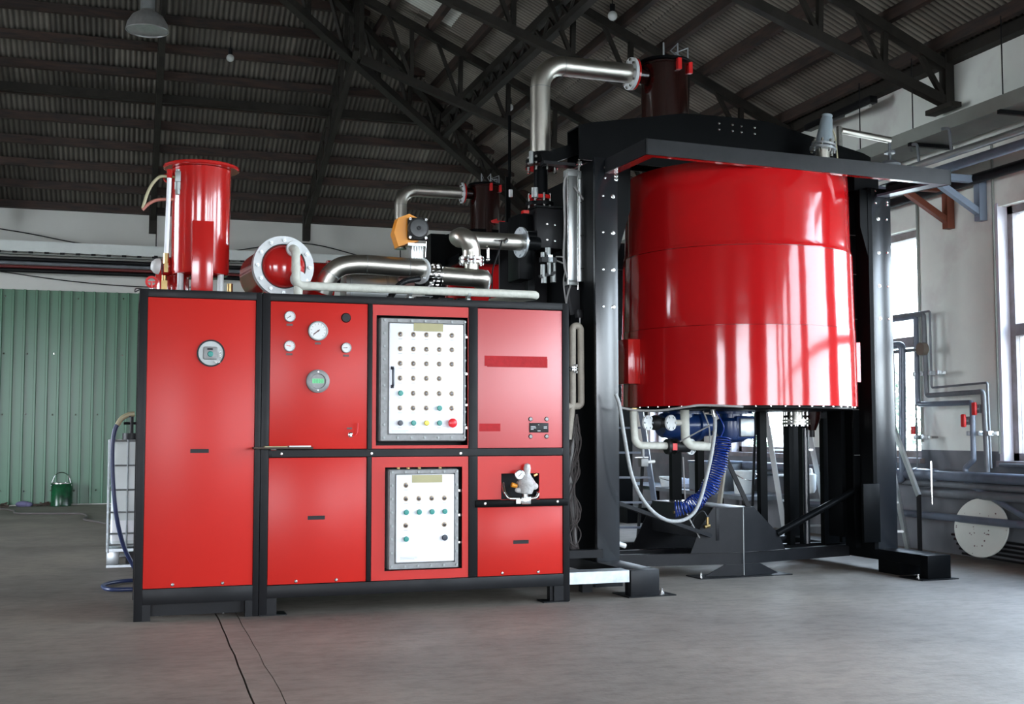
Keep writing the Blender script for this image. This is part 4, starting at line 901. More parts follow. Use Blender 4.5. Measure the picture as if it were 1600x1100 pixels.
for z in (2.95, 2.6, 2.2, 1.8, 1.4, 1.0): fi.box(2.60, 2.66, .775, .78, z, z+.004)
P('strap', fi, 'dull_steel', stuff=True)

# ---- the vessel
vs = thing('process_vessel', 'huge glossy red cylindrical vessel hung between the black columns', 'vessel', (1.47, .86, 1.4), True)
vc = (1.47, .86, 0); n = 160
part('upper_shell', MB().lathe([(.0, 3.355), (.895, 3.355), (.928, 3.35), (.938, 3.325), (.942, 3.1), (.949, 2.725), (.953, 2.695)], vc, n=n), 'red_vessel', vs)
part('middle_shell', MB().lathe([(.945, 2.696), (.955, 2.694), (.961, 2.672), (.961, 2.666), (.964, 2.664), (.970, 2.3), (.976, 2.043)], vc, n=n), 'red_vessel', vs)
part('lower_shell', MB().lathe([(.977, 2.041), (.979, 2.039), (.982, 1.8), (.986, 1.425), (.986, 1.414), (.97, 1.412), (.95, 1.43), (0, 1.43)], vc, n=n), 'red_vessel', vs)
part('weld_seam', MB().ring((1.47, .86, 2.668), (0, 0, 1), .9625, .945, .003, n).ring((1.47, .86, 2.0405), (0, 0, 1), .9785, .96, .002, n), 'dark_red', vs)
def on_shell(a, r, z): return (1.47+r*math.cos(a), .86+r*math.sin(a), z)
ah = math.radians(206)
def shell_box(a, r, t, w_, z0, z1, m, name, label=None):
    c = Vector((math.cos(a), math.sin(a), 0)); s = Vector((-math.sin(a), math.cos(a), 0)); o = Vector((1.47, .86, 0))
    q = MB(); p = [o+c*(r+t*k)+s*w_*h for k, h in ((0, -.5), (0, .5), (1, .5), (1, -.5))]
    q.prism([(x.x, x.y, z0) for x in p], (0, 0, z1-z0)); return part(name, q, m, vs, label)
part('side_box', MB().box(.385, .50, .77, .95, 1.60, 1.965, .003), 'red_tank', vs, 'flat red box on the left flank')
shell_box(math.radians(-32), .965, .045, .14, 1.62, 1.95, 'red_tank', 'side_box')
part('hook', MB().ring((.98, .10, 3.325), (0, 1, 0), .024, .013, .01, 14).cyl((1.02, .10, 3.325), (.95, .10, 3.325), .006, n=8), 'brass', vs)
rb = MB()
for k in range(26):
    a = math.radians(180+7*k+3); p = on_shell(a, .962, 1.404); rb.cyl(p, (p[0], p[1], 1.424), .007, n=6)
part('rim_bolts', rb, 'chrome', vs, stuff=True)
part('bottom_plate', MB().lathe([(0, 1.385), (.93, 1.385), (.945, 1.392), (.945, 1.412), (0, 1.42)], vc, n=80), 'black', vs)
# ---- drive motors under the vessel
m1 = thing('drive_motor', 'dark blue geared motor left of centre under the red vessel', 'motor', (1.12, 1.15, 1.1), True)
part('housing', MB().lathe([(0, -.27), (.09, -.265), (.105, -.24), (.112, -.10), (.135, -.09), (.135, -.06), (.115, -.05), (.12, .07), (.14, .08), (.14, .12), (.10, .14), (.095, .25), (0, .26)], (1.13, 1.15, 1.265), (1, .1, 0), 40), 'blue', m1)
part('mounting_flange', MB().cyl((1.10, 1.15, 1.36), (1.10, 1.15, 1.40), .17, n=36).cyl((1.10, 1.15, 1.30), (1.10, 1.15, 1.37), .10, n=24), 'blue', m1)
fb_ = MB()
for k in range(12): fb_.ring((1.00-.012*k+.1, 1.15, 1.265), (1, .1, 0), .119, .105, .004, 28)
part('cooling_fin', fb_, 'blue', m1, stuff=True)
m2 = thing('drive_motor', 'dark blue motor with a pale terminal box under the red vessel', 'motor', (1.58, 1.1, 1.1), True)
part('housing', MB().lathe([(0, 1.11), (.10, 1.12), (.13, 1.14), (.14, 1.18), (.135, 1.30), (.10, 1.33), (.10, 1.37), (0, 1.38)], (1.58, 1.15, 0), n=36), 'blue', m2)
part('terminal_box', MB().box(1.575, 1.715, .98, 1.03, 1.165, 1.325, .012), 'zinc', m2, label='pale cover plate')
part('terminal_frame', MB().box(1.555, 1.735, 1.01, 1.08, 1.145, 1.345, .01), 'blue', m2)
part('mounting_flange', MB().cyl((1.58, 1.15, 1.365), (1.58, 1.15, 1.395), .19, n=36), 'blue', m2)
# ---- white piping loop under the vessel
def flg(mb, c, ax, r, t, k=8):
    mb.cyl(Vector(c)-Vector(ax)*t/2, Vector(c)+Vector(ax)*t/2, r, n=30); return mb
wp1 = thing('lagged_pipe', 'white lagged pipe dropping from the left edge of the red vessel bottom', 'pipe', (.40, .7, 1.1), True)
part('pipe', MB().tube([(.39, .70, 1.40), (.405, .70, 1.10), (.70, .70, 1.095)], .030, 16, bend=.07), 'white_pipe', wp1)
part('collar', MB().cyl((.39, .70, 1.375), (.39, .70, 1.40), .045, n=20), 'brass', wp1)
part('drain_valve', MB().cyl((.475, .70, 1.0), (.475, .70, 1.08), .013, n=12).box(.445, .51, .67, .73, .93, .995, .006), 'grey_cast', wp1)
part('valve_handle', MB().box(.40, .52, .69, .71, 1.0, 1.008).cyl((.51, .70, .965), (.58, .70, .97), .013, n=10), 'dial', wp1)
wp2 = thing('lagged_pipe', 'second white lagged pipe bending right, nearest the coiled blue hose', 'pipe', (.84, .66, 1.1), True)
part('pipe', MB().tube([(.84, .66, 1.40), (.845, .66, 1.10), (1.07, .66, 1.088)], .037, 16, bend=.08), 'white_pipe', wp2)
part('branch', MB().cyl((.70, .68, 1.282), (.83, .67, 1.285), .024, n=16), 'white_pipe', wp2)
part('end_cap', MB().sph((1.07, .66, 1.088), .037, n=14), 'white_pipe', wp2)
va2 = thing('shutoff_valve', 'round grey and black flanged valve between the white pipes, upper one', 'valve', (.60, .70, 1.28), True)
part('flange', MB().cyl((.706, .640, 1.282), (.700, .656, 1.282), .064, n=30), 'white_flange', va2); part('flange', MB().cyl((.497, .640, 1.282), (.491, .656, 1.282), .060, n=30), 'white_flange', va2)
part('body', MB().cyl((.515, .72, 1.282), (.69, .67, 1.282), .040, n=20).sph((.585, .69, 1.282), .062, n=18), 'rubber', va2)
part('bolts', MB().bolts((.704, .645, 1.282), (.35, -.93, 0), .05, 6, .008, .035).bolts((.495, .645, 1.282), (.35, -.93, 0), .047, 6, .008, .035), 'zinc', va2, stuff=True)
va3 = thing('shutoff_valve', 'dark flanged valve with a red marking, lower one between the white pipes', 'valve', (.75, .70, 1.08), True)
part('body', MB().cyl((.69, .70, 1.09), (.90, .70, 1.085), .045, n=20).cyl((.69, .70, 1.09), (.715, .70, 1.09), .062, n=26).cyl((.76, .70, 1.09), (.785, .70, 1.09), .062, n=26), 'rubber', va3)
part('red_tag', MB().box(.718, .758, .640, .655, 1.06, 1.115), 'red_handle', va3)
part('flange', MB().cyl((.926, .705, 1.086), (.920, .721, 1.086), .066, n=30), 'white_flange', va3)
part('bolts', MB().bolts((.924, .709, 1.086), (.35, -.93, 0), .05, 8, .008, .035), 'zinc', va3, stuff=True)
# ---- hanging hoses
hs = thing('braided_hose', 'pale braided hose hanging in a deep loop below the red vessel', 'hose', (.55, .35, .5), True)
part('hose', MB().tube([(.06, .35, 1.50), (.093, .35, 1.406), (.130, .35, 1.185), (.205, .35, .841), (.348, .35, .617), (.543, .35, .514), (.743, .35, .583), (.862, .35, .882), (.930, .35, 1.185), (.940, .36, 1.34), (.93, .38, 1.385)], .0145, 12, smooth=True), 'braid', hs)
part('ferrule', MB().cyl((.94, .36, 1.33), (.93, .37, 1.40), .019, n=12), 'chrome', hs)
h2_ = thing('cable', 'grey cable tied along the bottom rim of the red vessel', 'cable', (.5, .1, 1.38), True)
part('cable', MB().tube([(.10, .40, 1.40), (.25, .35, 1.375), (.40, .25, 1.375), (.55, .12, 1.40), (.65, .08, 1.412), (.85, -.02, 1.405), (.95, -.04, 1.40)], .009, 8, smooth=True), 'cable', h2_)
part('cable', MB().tube([(.98, .6, 1.38), (1.03, .6, 1.25), (1.05, .62, 1.12)], .006, 8, smooth=True), 'cable', h2_)
part('cable', MB().tube([(.95, .45, 1.26), (.85, .5, 1.20), (.76, .6, 1.13)], .006, 8, smooth=True), 'cable', h2_)
ch = thing('coiled_hose', 'bright blue coiled air hose hanging under the motors', 'hose', (1.0, .6, .6), True)
path = catmull([Vector(p) for p in ((1.165, .62, 1.16), (1.13, .60, 1.0), (1.05, .60, .80), (.95, .62, .665), (.82, .62, .60), (.74, .66, .585))], 10)
ln = [0]
for a, b in zip(path, path[1:]): ln.append(ln[-1]+(b-a).length)
turns = 38; pts = []; N = turns*14; j = 0
for i in range(N+1):
    s = ln[-1]*i/N
    while j < len(ln)-2 and ln[j+1] < s: j += 1
    t = (s-ln[j])/(ln[j+1]-ln[j]); c = path[j].lerp(path[j+1], t); d = (path[j+1]-path[j]).normalized(); x = d.cross(Vector((0, 1, 0))).normalized(); yv = d.cross(x)
    a = 2*PI*turns*i/N; wob = .058+.008*math.sin(i*.05); pts.append(c+x*math.cos(a)*wob+yv*math.sin(a)*wob)
part('coil', MB().tube(pts, .0048, 5), 'blue_hose', ch)
part('coil', MB().tube([p+Vector((.045, .05, -.005)) for p in pts[:N*3//5]], .0045, 5), 'blue_hose', ch)
part('tail', MB().tube([(1.15, .62, 1.16), (1.17, .6, 1.25), (1.10, .6, 1.38)], .006, 8, smooth=True), 'blue_hose', ch)
fc = thing('hose_fitting', 'brass fitting with thin cables on the dark box beam under the hose', 'fitting', (1.1, .8, .45), True)
part('body', MB().cyl((1.12, .79, .44), (1.12, .79, .50), .014, n=10).cyl((1.09, .79, .42), (1.14, .79, .43), .016, n=8).cyl((.86, .9, .54), (.92, .9, .545), .012, n=8), 'brass', fc)
part('cable', MB().tube([(.90, .8, 1.0), (.92, .8, .60), (.95, .8, .50), (1.05, .8, .33)], .006, 6, smooth=True), 'cable', fc)
part('cable', MB().tube([(1.12, .79, .50), (1.08, .8, .55), (1.0, .8, .50), (.96, .8, .40)], .006, 6, smooth=True), 'rubber', fc)
# ---- bottom outlet nozzles
nz_ = thing('outlet_nozzle', 'bright steel flanged nozzle hanging from the bottom of the red vessel', 'nozzle', (2.30, 1.2, 1.3), True)
part('neck', MB().cyl((2.30, 1.2, 1.28), (2.30, 1.2, 1.41), .070, n=28), 'steel', nz_)
part('flange', MB().cyl((2.30, 1.2, 1.385), (2.30, 1.2, 1.405), .125, n=32), 'steel', nz_); part('flange', MB().cyl((2.30, 1.2, 1.272), (2.30, 1.2, 1.292), .125, n=32), 'steel', nz_); part('flange', MB().cyl((2.30, 1.2, 1.30), (2.30, 1.2, 1.318), .125, n=32), 'steel', nz_)
part('bolts', MB().bolts((2.30, 1.2, 1.295), (0, 0, 1), .105, 12, .009, .075).bolts((2.30, 1.2, 1.38), (0, 0, 1), .105, 12, .009, .05), 'chrome', nz_, stuff=True)
hf = thing('drain_hopper', 'small dark red hopper with a rod under the right side of the vessel', 'hopper', (2.44, 1.15, 1.24), True)
part('cone', MB().lathe([(.035, 1.22), (.05, 1.26), (.075, 1.32), (.085, 1.41)], (2.43, 1.15, 0), n=28), 'dark_red', hf)
part('clevis', MB().cyl((2.43, 1.15, 1.16), (2.43, 1.15, 1.24), .022, n=14).box(2.50, 2.60, 1.12, 1.18, 1.33, 1.38), 'rubber', hf)
# ---- top nozzle with lamp
tn = thing('sight_glass_lamp', 'tilted grey lamp on a bolted steel flange on top of the black band', 'lamp', (2.17, .5, 3.5), True)
d = Vector((.16, 0, 1)).normalized(); c0 = Vector((2.165, .55, 3.64))
part('stub', MB().cyl(c0-Vector((0, 0, .24)), c0, .055, n=24), 'steel', tn)
part('flange', MB().cyl(c0-d*.015, c0+d*.005, .115, n=32), 'zinc', tn); part('flange', MB().cyl(c0+d*.020, c0+d*.040, .105, n=32), 'zinc', tn)
part('bolts', MB().bolts(c0+d*.012, d, .094, 8, .012, .11), 'chrome', tn, stuff=True)
part('lamp_body', MB().lathe([(0, .04), (.072, .04), (.070, .09), (.062, .16), (.050, .27), (.042, .285), (.045, .29), (.045, .305), (0, .305)], c0, d, 12), mat('pale_lamp_paint', (0.30, 0.36, 0.39), 0.35), tn, label='pale ribbed lamp body')
part('cable', MB().tube([c0+Vector((.10, 0, .18)), c0+Vector((.13, 0, .10)), c0+Vector((.15, 0, -.1))], .006, 6, smooth=True), 'clear_hose', tn)
ts = thing('vent_pipe', 'bright square-bent steel vent pipe behind the tilted lamp', 'pipe', (2.6, .9, 3.6), True)
part('upright', MB().cyl((2.60, .9, 3.70), (2.60, .9, 3.96), .026, n=16), 'chrome', ts)
part('arm', MB().cyl((2.62, .9, 3.925), (3.16, .9, 3.885), .030, n=16), 'steel', ts)
part('drop', MB().cyl((3.155, .9, 3.66), (3.155, .9, 3.86), .014, n=12).cyl((3.155, .9, 3.76), (3.155, .9, 3.78), .05, n=20).lathe([(0, 3.62), (.09, 3.63), (.10, 3.66), (.06, 3.69), (0, 3.70)], (3.155, .9, 0), n=24), 'grey_pipe', ts)
part('support', MB().bar((2.9, .9, 3.60), (3.155, .9, 3.63), .05, .03), 'black', ts)
# ---- filter column and tall bent pipe
def filter_col(tr, tag_, mach=True, dx=0, dy=0, dz=0, sc_=1.0):
    """dark bolted column with its stainless bend; tr = origin shift"""
    f0 = lambda u, v_, z: (u+dx, v_+dy, z+dz)
    t = thing('filter_column', 'dark maroon filter column with clamps ' + tag_[0], 'filter', f0(.98, 1.2, 3.8), mach)
    part('shell', MB().lathe([(0, 3.72), (.205, 3.72), (.205, 4.40), (.215, 4.405), (.215, 4.42), (0, 4.42)], f0(.98, 1.2, 0), n=48), 'dark_red', t)
    part('lid', MB().lathe([(0, 4.425), (.235, 4.425), (.24, 4.435), (.235, 4.447), (0, 4.455)], f0(.98, 1.2, 0), n=48), 'black', t)
    q = MB()
    for a in (240, 275, 320, 20): q.tube([f0(.98+.20*math.cos(math.radians(a)), 1.2+.20*math.sin(math.radians(a)), 4.45), f0(.98+.10*math.cos(math.radians(a)), 1.2+.1*math.sin(math.radians(a)), 4.53), f0(.98+.21*math.cos(math.radians(a)), 1.2+.21*math.sin(math.radians(a)), 4.56), f0(.98+.21*math.cos(math.radians(a)), 1.2+.21*math.sin(math.radians(a)), 4.44)], .007, 6)
    part('clamp_wire', q, 'zinc', t, stuff=True)
    q = MB()
    for a in (275, 320): q.box(*[v for pr in zip(f0(.98+.225*math.cos(math.radians(a))-.018, 1.2+.225*math.sin(math.radians(a))-.02, 4.33), f0(.98+.225*math.cos(math.radians(a))+.018, 1.2+.225*math.sin(math.radians(a))+.02, 4.43)) for v in pr])
    part('clamp_block', q, 'red_handle', t, stuff=True)
    part('inlet_stub', MB().cyl(f0(.68, 1.2, 4.315), f0(.82, 1.2, 4.315), .080, n=24), 'dark_red', t)
    part('valve_lever', MB().bar(f0(1.02, .96, 3.90), f0(1.21, .96, 3.895), .03, .035).bar(f0(1.0, .96, 3.90), f0(1.08, .96, 3.93), .02, .03), 'red_handle', t)
    part('red_flange', MB().cyl(f0(.668, 1.2, 4.315), f0(.684, 1.2, 4.315), .14, n=36), 'red_tank', t)
    b = thing('bent_pipe', 'stainless pipe bending from vertical to horizontal into the maroon column ' + tag_[1], 'pipe', f0(-.2, 1.2, 3.5), mach)
    part('pipe', MB().tube([f0(-.205, 1.2, 3.50), f0(-.205, 1.2, 4.308), f0(.64, 1.2, 4.315)], .084, 32, bend=.21), 'steel', b)
    part('flange', MB().cyl(f0(.638, 1.2, 4.315), f0(.664, 1.2, 4.315), .14, n=36), 'white_flange', b)
    part('bolts', MB().bolts(f0(.655, 1.2, 4.315), (1, 0, 0), .118, 10, .013, .07), 'chrome', b, stuff=True)
    part('weld_seam', MB().ring(f0(-.205, 1.2, 4.10), (0, 0, 1), .0855, .08, .004, 32).ring(f0(.0, 1.2, 4.308), (1, 0, 0), .0855, .08, .004, 32), 'dull_steel', b)
filter_col(None, ('above the front machine', 'above the front machine'))
dr_ = thing('riser', 'black riser with dark red bolted flanges under the tall stainless bend', 'pipe', (-.25, 1.1, 3.0), True)
def riser(z0, z1, x, r): return MB().cyl((x, 1.1, z0), (x, 1.1, z1), r, n=26)
part('flange', riser(3.425, 3.455, -.235, .135), 'black', dr_); part('flange', riser(3.385, 3.405, -.235, .135), 'dark_red', dr_); part('neck', riser(3.44, 3.52, -.225, .09), 'black', dr_)
part('pipe', riser(3.15, 3.40, -.245, .058), 'black', dr_); part('red_flange', riser(3.125, 3.155, -.255, .10), 'red_tank', dr_); part('flange', riser(3.07, 3.10, -.255, .115), 'black', dr_)
part('bolts', MB().bolts((-.235, 1.1, 3.415), (0, 0, 1), .118, 8, .013, .12).bolts((-.255, 1.1, 3.10), (0, 0, 1), .095, 8, .012, .14), 'chrome', dr_, stuff=True)
part('level_switch', MB().cyl((-.37, 1.0, 3.40), (-.37, 1.0, 3.50), .018, n=12).cyl((-.34, 1.0, 3.12), (-.34, 1.0, 3.20), .028, n=12), 'dull_steel', dr_)
gx = thing('gearbox', 'matt black gearbox housing in front of the white cylinders', 'gearbox', (-.22, 1.0, 2.7), True)
part('housing', MB().box(-.34, -.09, .95, 1.2, 2.70, 3.03, .006), 'black_matt', gx); part('lid', MB().box(-.36, -.07, .93, 1.22, 3.03, 3.045), 'black', gx)
part('side_block', MB().box(-.46, -.34, 1.05, 1.3, 2.45, 2.99, .01), 'black', gx); part('red_key', MB().box(-.44, -.39, 1.0, 1.05, 2.985, 3.01), 'red_tank', gx)
part('column', MB().box(-.36, -.30, 1.1, 1.16, 2.15, 2.7), 'black', gx)
for u, z in ((-.255, 2.90), (-.185, 2.895), (-.255, 2.77), (-.185, 2.765)): inst('bolt', bs_, gx, (u, .95, z))
part('coupling', MB().cyl((-.42, 1.0, 2.79), (-.34, 1.0, 2.79), .05, n=20).bolts((-.38, 1.0, 2.79), (1, 0, 0), .05, 6, .007, .07), 'black', gx)
sv = thing('solenoid_valves', 'cluster of small metal solenoid valves below the black gearbox', 'valve cluster', (-.24, .95, 2.4), True)
q = MB()
for u, z0, z1, r in ((-.255, 2.64, 2.70, .024), (-.30, 2.60, 2.66, .018), (-.30, 2.46, 2.56, .020), (-.245, 2.48, 2.60, .018), (-.20, 2.44, 2.58, .014), (-.29, 2.41, 2.46, .024), (-.21, 2.42, 2.47, .024)): q.cyl((u, .93, z0), (u, .93, z1), r, n=12)
part('valve_body', q, 'dull_steel', sv, stuff=True)
part('bracket', MB().bar((-.33, .93, 2.46), (-.19, .93, 2.50), .03, .025).box(-.32, -.19, .9, .96, 2.58, 2.62), 'rubber', sv)
part('valve_block', MB().box(-.265, -.225, .90, .95, 2.58, 2.64), 'zinc', sv)
q = MB()
q.tube([(-.19, .92, 2.63), (-.13, .9, 2.62), (-.11, .9, 2.54), (-.13, .9, 2.42), (-.10, .9, 2.2)], .0065, 6, smooth=True); q.tube([(-.19, .92, 2.60), (-.12, .9, 2.57), (-.04, .88, 2.53)], .0065, 6, smooth=True); q.tube([(-.04, .88, 2.75), (-.05, .88, 2.50), (-.12, .85, 2.30), (-.16, .8, 2.16)], .0075, 6, smooth=True)
part('cable', q, 'cable', sv)
for (a, b, lab) in (((-.094, .90), (.034,), 'wider pale aluminium cylinder left of the tall black column'),):
    pass
cy1 = thing('pneumatic_cylinder', 'left flat-faced aluminium cylinder beside the tall black column', 'cylinder', (-.07, .9, 2.4), True)
part('barrel', MB().box(-.103, -.025, .86, .93, 2.43, 3.29, .010), 'alu', cy1); part('end_cap', MB().box(-.112, -.02, .85, .94, 3.29, 3.345, .004), 'dull_steel', cy1); part('end_cap', MB().box(-.112, -.02, .85, .94, 2.395, 2.43, .004), 'dull_steel', cy1)
part('tie_rod', MB().cyl((-.108, .855, 2.40), (-.108, .855, 3.34), .005, n=8).cyl((-.022, .855, 2.36), (-.022, .855, 3.34), .005, n=8), 'chrome', cy1)
part('cable', MB().tube([(-.12, .85, 3.30), (-.145, .85, 3.2), (-.14, .85, 2.9), (-.15, .85, 2.6), (-.12, .85, 2.45)], .009, 8, smooth=True), 'cable', cy1)
cy2 = thing('pneumatic_cylinder', 'right round aluminium cylinder with a rod, against the tall black column', 'cylinder', (.0, .9, 2.4), True)
part('barrel', MB().cyl((.012, .90, 2.43), (.012, .90, 3.27), .038, n=28), 'alu', cy2); part('end_cap', MB().box(-.022, .05, .86, .94, 3.27, 3.34, .01), 'dull_steel', cy2)
part('rod', MB().cyl((.015, .90, 3.34), (.015, .90, 3.47), .013, n=12).cyl((.015, .90, 3.40), (.015, .90, 3.42), .028, n=12), 'chrome', cy2)
part('cable', MB().tube([(-.06, .84, 3.20), (.0, .83, 3.12), (.030, .83, 3.05), (.035, .83, 2.7), (.035, .83, 2.4), (.06, .83, 2.15)], .009, 8, smooth=True), 'cable', cy2)
tm = MB()
for z in (3.07, 2.80, 2.53): tm.box(-.01, .07, .82, .83, z-.003, z+.003)
part('cable_tie', tm, 'rubber', cy2, stuff=True)
br_ = thing('cylinder_bracket', 'black bracket block under the pair of aluminium cylinders', 'bracket', (0, .9, 2.2), True)
part('plate', MB().prism([(-.09, .9, 2.39), (.06, .9, 2.39), (.06, .9, 2.20), (-.05, .9, 2.16)], (0, .05, 0)), 'void', br_)
part('switch_box', MB().box(-.03, .02, .84, .90, 2.13, 2.20, .003), 'rubber', br_); part('conduit', MB().cyl((-.01, .85, 2.06), (-.01, .85, 2.13), .005, n=8), 'dial', br_)
lo_ = thing('lagged_pipe', 'beige lagged pipe in a tall narrow loop between cabinet and black column', 'pipe', (-.08, .75, 1.4), True)
part('pipe', MB().tube([(-.122, .75, 1.72), (-.120, .75, 2.055), (-.05, .75, 2.055), (-.047, .75, 1.415), (-.20, .75, 1.41)], .027, 14, bend=.034), 'beige_pipe', lo_)
part('pipe', MB().tube([(-.122, .75, 1.69), (-.122, .75, 1.45), (-.16, .75, 1.15)], .027, 14), 'beige_pipe', lo_)
part('flange', MB().cyl((-.122, .75, 1.695), (-.122, .75, 1.705), .048, n=20).cyl((-.122, .75, 1.715), (-.122, .75, 1.725), .048, n=20).bolts((-.122, .75, 1.71), (0, 0, 1), .04, 4, .007, .07), 'chrome', lo_)
cbn = thing('cable_bundle', 'tangle of brownish cables hanging between cabinet and black column', 'cables', (-.09, .8, .4), True)
q = MB(); rr = random.Random(5)
for i in range(14):
    a0 = rr.uniform(-.15, -.06); k = [(a0, .8, 2.05 if i < 4 else 1.35)]
    for z in (1.15, .95, .75, .55, .4): k.append((-.10+rr.uniform(-.05, .065), .8+rr.uniform(-.03, .05), z+rr.uniform(-.05, .05)))
    k.append((-.08+rr.uniform(-.04, .03), .8, .28)); q.tube(k, rr.choice([.005, .006, .008]), 6, smooth=True)
part('cable', q, 'brown_cable', cbn, stuff=True)
part('trunk', MB().tube([(-.075, .82, 1.3), (-.11, .82, .9), (-.10, .82, .6), (-.07, .82, .3)], .018, 10, smooth=True), 'cable', cbn)
cn = thing('step_channel', 'pale galvanised channel bridging cabinet and left foot near the floor', 'channel', (3.3, 8.1, .1))
part('channel', MB().box(3.052, 3.53, 8.095, 8.10, .112, .197).box(3.052, 3.53, 8.10, 8.26, .190, .197), 'zinc', cn)
part('bracket', MB().box(3.30, 3.38, 8.45, 8.53, .0, .10).box(3.06, 3.53, 8.6, 8.68, .24, .30), 'black_matt', cn)
q = MB().cyl((.06, .8, .36), (.19, .8, .30), .018, n=14)
hk = single('pipe_stub', MB().cyl((.225, .70, .33), (.31, .70, .30), .020, n=14), 'dial', 'short white pipe stub poking out behind the left black column', 'pipe', (.27, .70, .31), True)

# ================================================================ SECOND MACHINE (behind, partly hidden)
DX, DY = 4.64-.98, 15.5-1.2
filter_col(None, ('of the machine far behind the stainless pipes', 'of the machine farther back'), False, DX, DY, .15)
sm = thing('rear_machine', 'second red vessel in a black gabled frame behind the stainless pipework', 'machine', (4.8, 15.5, 0))
part('bridge', MB().prism([(x, 15.3, z) for x, z in ((3.83, 3.48), (3.85, 3.80), (4.43, 3.95), (5.0, 3.95), (5.9, 3.75), (5.9, 3.48))], (0, .3, 0)), 'black', sm)
part('column', MB().box(3.75, 3.95, 15.0, 15.3, 0, 3.8), 'black', sm); part('column', MB().box(6.4, 6.6, 15.0, 15.3, 0, 3.8), 'black', sm)
part('shell', MB().lathe([(0, 3.50), (.92, 3.50), (.95, 3.46), (.97, 2.7), (.99, 1.55), (0, 1.55)], (5.1, 15.6, 0), n=80), 'red_vessel', sm)
part('band', MB().box(4.0, 6.4, 14.5, 14.55, 3.36, 3.48).box(4.0, 4.05, 14.5, 15.2, 3.36, 3.48), 'black', sm)
part('post', MB().box(3.985, 4.035, 12.48, 12.53, 0, 4.05), 'black', sm)
part('foot', MB().box(3.7, 4.0, 14.5, 16.5, 0, .2), 'black', sm); part('foot', MB().box(6.3, 6.6, 14.5, 16.5, 0, .2), 'black', sm)
hp_ = thing('hanging_rod', 'thin black hanging rod with a white insulator left of the tall bent pipe', 'rod', (4.03, 12.5, 3.7))
part('rod', MB().cyl((4.03, 12.5, 4.05), (4.03, 12.5, 4.75), .018, n=8), 'black', hp_)
part('insulator', MB().cyl((4.03, 12.46, 3.82), (4.03, 12.46, 3.90), .022, n=12), 'dial', hp_)

# ================================================================ RIGHT WALL: pipes, tray, brackets
X1 = 7.6
def wpipe(name, pts, r, m, label, bend=.05, extra=None, cat='pipe', group=None):
    t = thing(name, label, cat, (pts[0][0], pts[0][1], pts[0][2]), group=group)
    part('pipe', MB().tube(pts, r, 14, bend=bend), m, t)
    if extra: extra(t)
    return t
wpipe('wall_pipe', [(X1, 12.2, 2.37), (X1, 10.145, 2.37), (X1, 10.145, 1.48), (X1, 9.335, 1.48), (X1, 9.335, .94), (X1-.02, 9.43, .86), (X1-.02, 9.41, .72), (X1-.04, 8.60, .44)], .026, 'greyblue', 'thicker grey pipe stepping down the right wall with a red valve, lower run', .03)
wpipe('wall_pipe', [(X1, 12.2, 2.40), (X1, 10.02, 2.385), (X1, 10.00, 1.565), (X1, 9.18, 1.58), (X1, 9.15, .83)], .024, 'grey_pipe', 'middle one of three stepped grey pipes on the right wall', .03)
wpipe('wall_pipe', [(X1, 12.2, 2.43), (X1, 9.925, 2.405), (X1, 9.92, 1.64), (X1, 9.12, 1.66), (X1, 9.10, .87)], .011, 'grey_pipe', 'thinnest of three stepped grey pipes on the right wall', .02)
wpipe('wall_pipe', [(X1, 10.175, 2.36), (X1, 10.175, .80)], .009, 'grey_pipe', 'very thin upright pipe with a small red valve beside the tower', .02)
wpipe('wall_pipe', [(X1-.08, 12.5, 2.09), (X1-.08, 10.27, 2.095), (X1-.08, 10.31, .72), (X1-.08, 10.9, .70)], .036, 'greyblue', 'stout blue-grey pipe with a square bend beside the tower', .05)
wpipe('wall_pipe', [(X1-.08, 12.5, 2.03), (X1-.08, 10.43, 2.03), (X1-.08, 10.43, .60)], .020, 'grey_pipe', 'slimmer grey pipe just left of the stout square-bend pipe', .05)
def hv(name, y, z, label, along='h'):
    t = thing(name, label, 'valve', (X1-.03, y, z))
    part('hand_wheel', MB().box(X1-.075, X1-.045, y-.028, y+.028, z-.062, z+.062, .012), 'red_handle', t)
    part('body', MB().cyl((X1-.05, y, z), (X1, y-.02, z), .022, n=12).box(X1-.03, X1+.03, y-.035, y+.02, z-.04, z+.04, .008), 'grey_pipe', t)
hv('wall_valve', 9.39, 1.31, 'lower red-handled valve on the stepped pipes'); hv('wall_valve', 9.235, 1.42, 'upper red-handled valve on the stepped pipes')
t = thing('wall_valve', 'tiny red valve on the thin pipe near the tower column', 'valve', (X1, 10.2, 1.22)); part('body', MB().box(X1-.03, X1+.0, 10.18, 10.23, 1.18, 1.26, .006), 'red_handle', t); part('stem', MB().cyl((X1, 10.175, 1.17), (X1, 10.175, 1.27), .014, n=8), 'grey_pipe', t)
def strap(y0, y1, z, label, g='pipe clamps on the right wall'):
    t = thing('pipe_clamp', label, 'clamp', (X1+.03, (y0+y1)/2, z))
    part('bar', MB().box(X1+.028, X1+.045, y0, y1, z-.016, z+.016), 'chrome', t)
    part('standoff', MB().cyl((X1+.04, (y0+y1)/2, z), (XR, (y0+y1)/2, z), .012, n=8), 'dull_steel', t)
    q = MB(); k = max(2, round((y1-y0)/.12))
    for i in range(k): yy = y0+(y1-y0)*(i+.5)/k; q.box(X1-.032, X1+.03, yy-.02, yy+.02, z-.022, z+.022, .006)
    part('saddle', q, 'zinc', t, stuff=True)
strap(9.74, 10.22, 1.785, 'bright clamp bar across the upper stepped pipes'); strap(9.04, 9.44, 1.19, 'bright clamp bar across the lower stepped pipes'); strap(10.0, 10.22, 1.15, 'short clamp under the tiny red valve')
wpipe('wall_pipe', [(X1-.05, 14.0, .775), (X1-.05, 5.5, .785)], .050, 'greyblue', 'thickest horizontal pipe low on the right wall', .05)
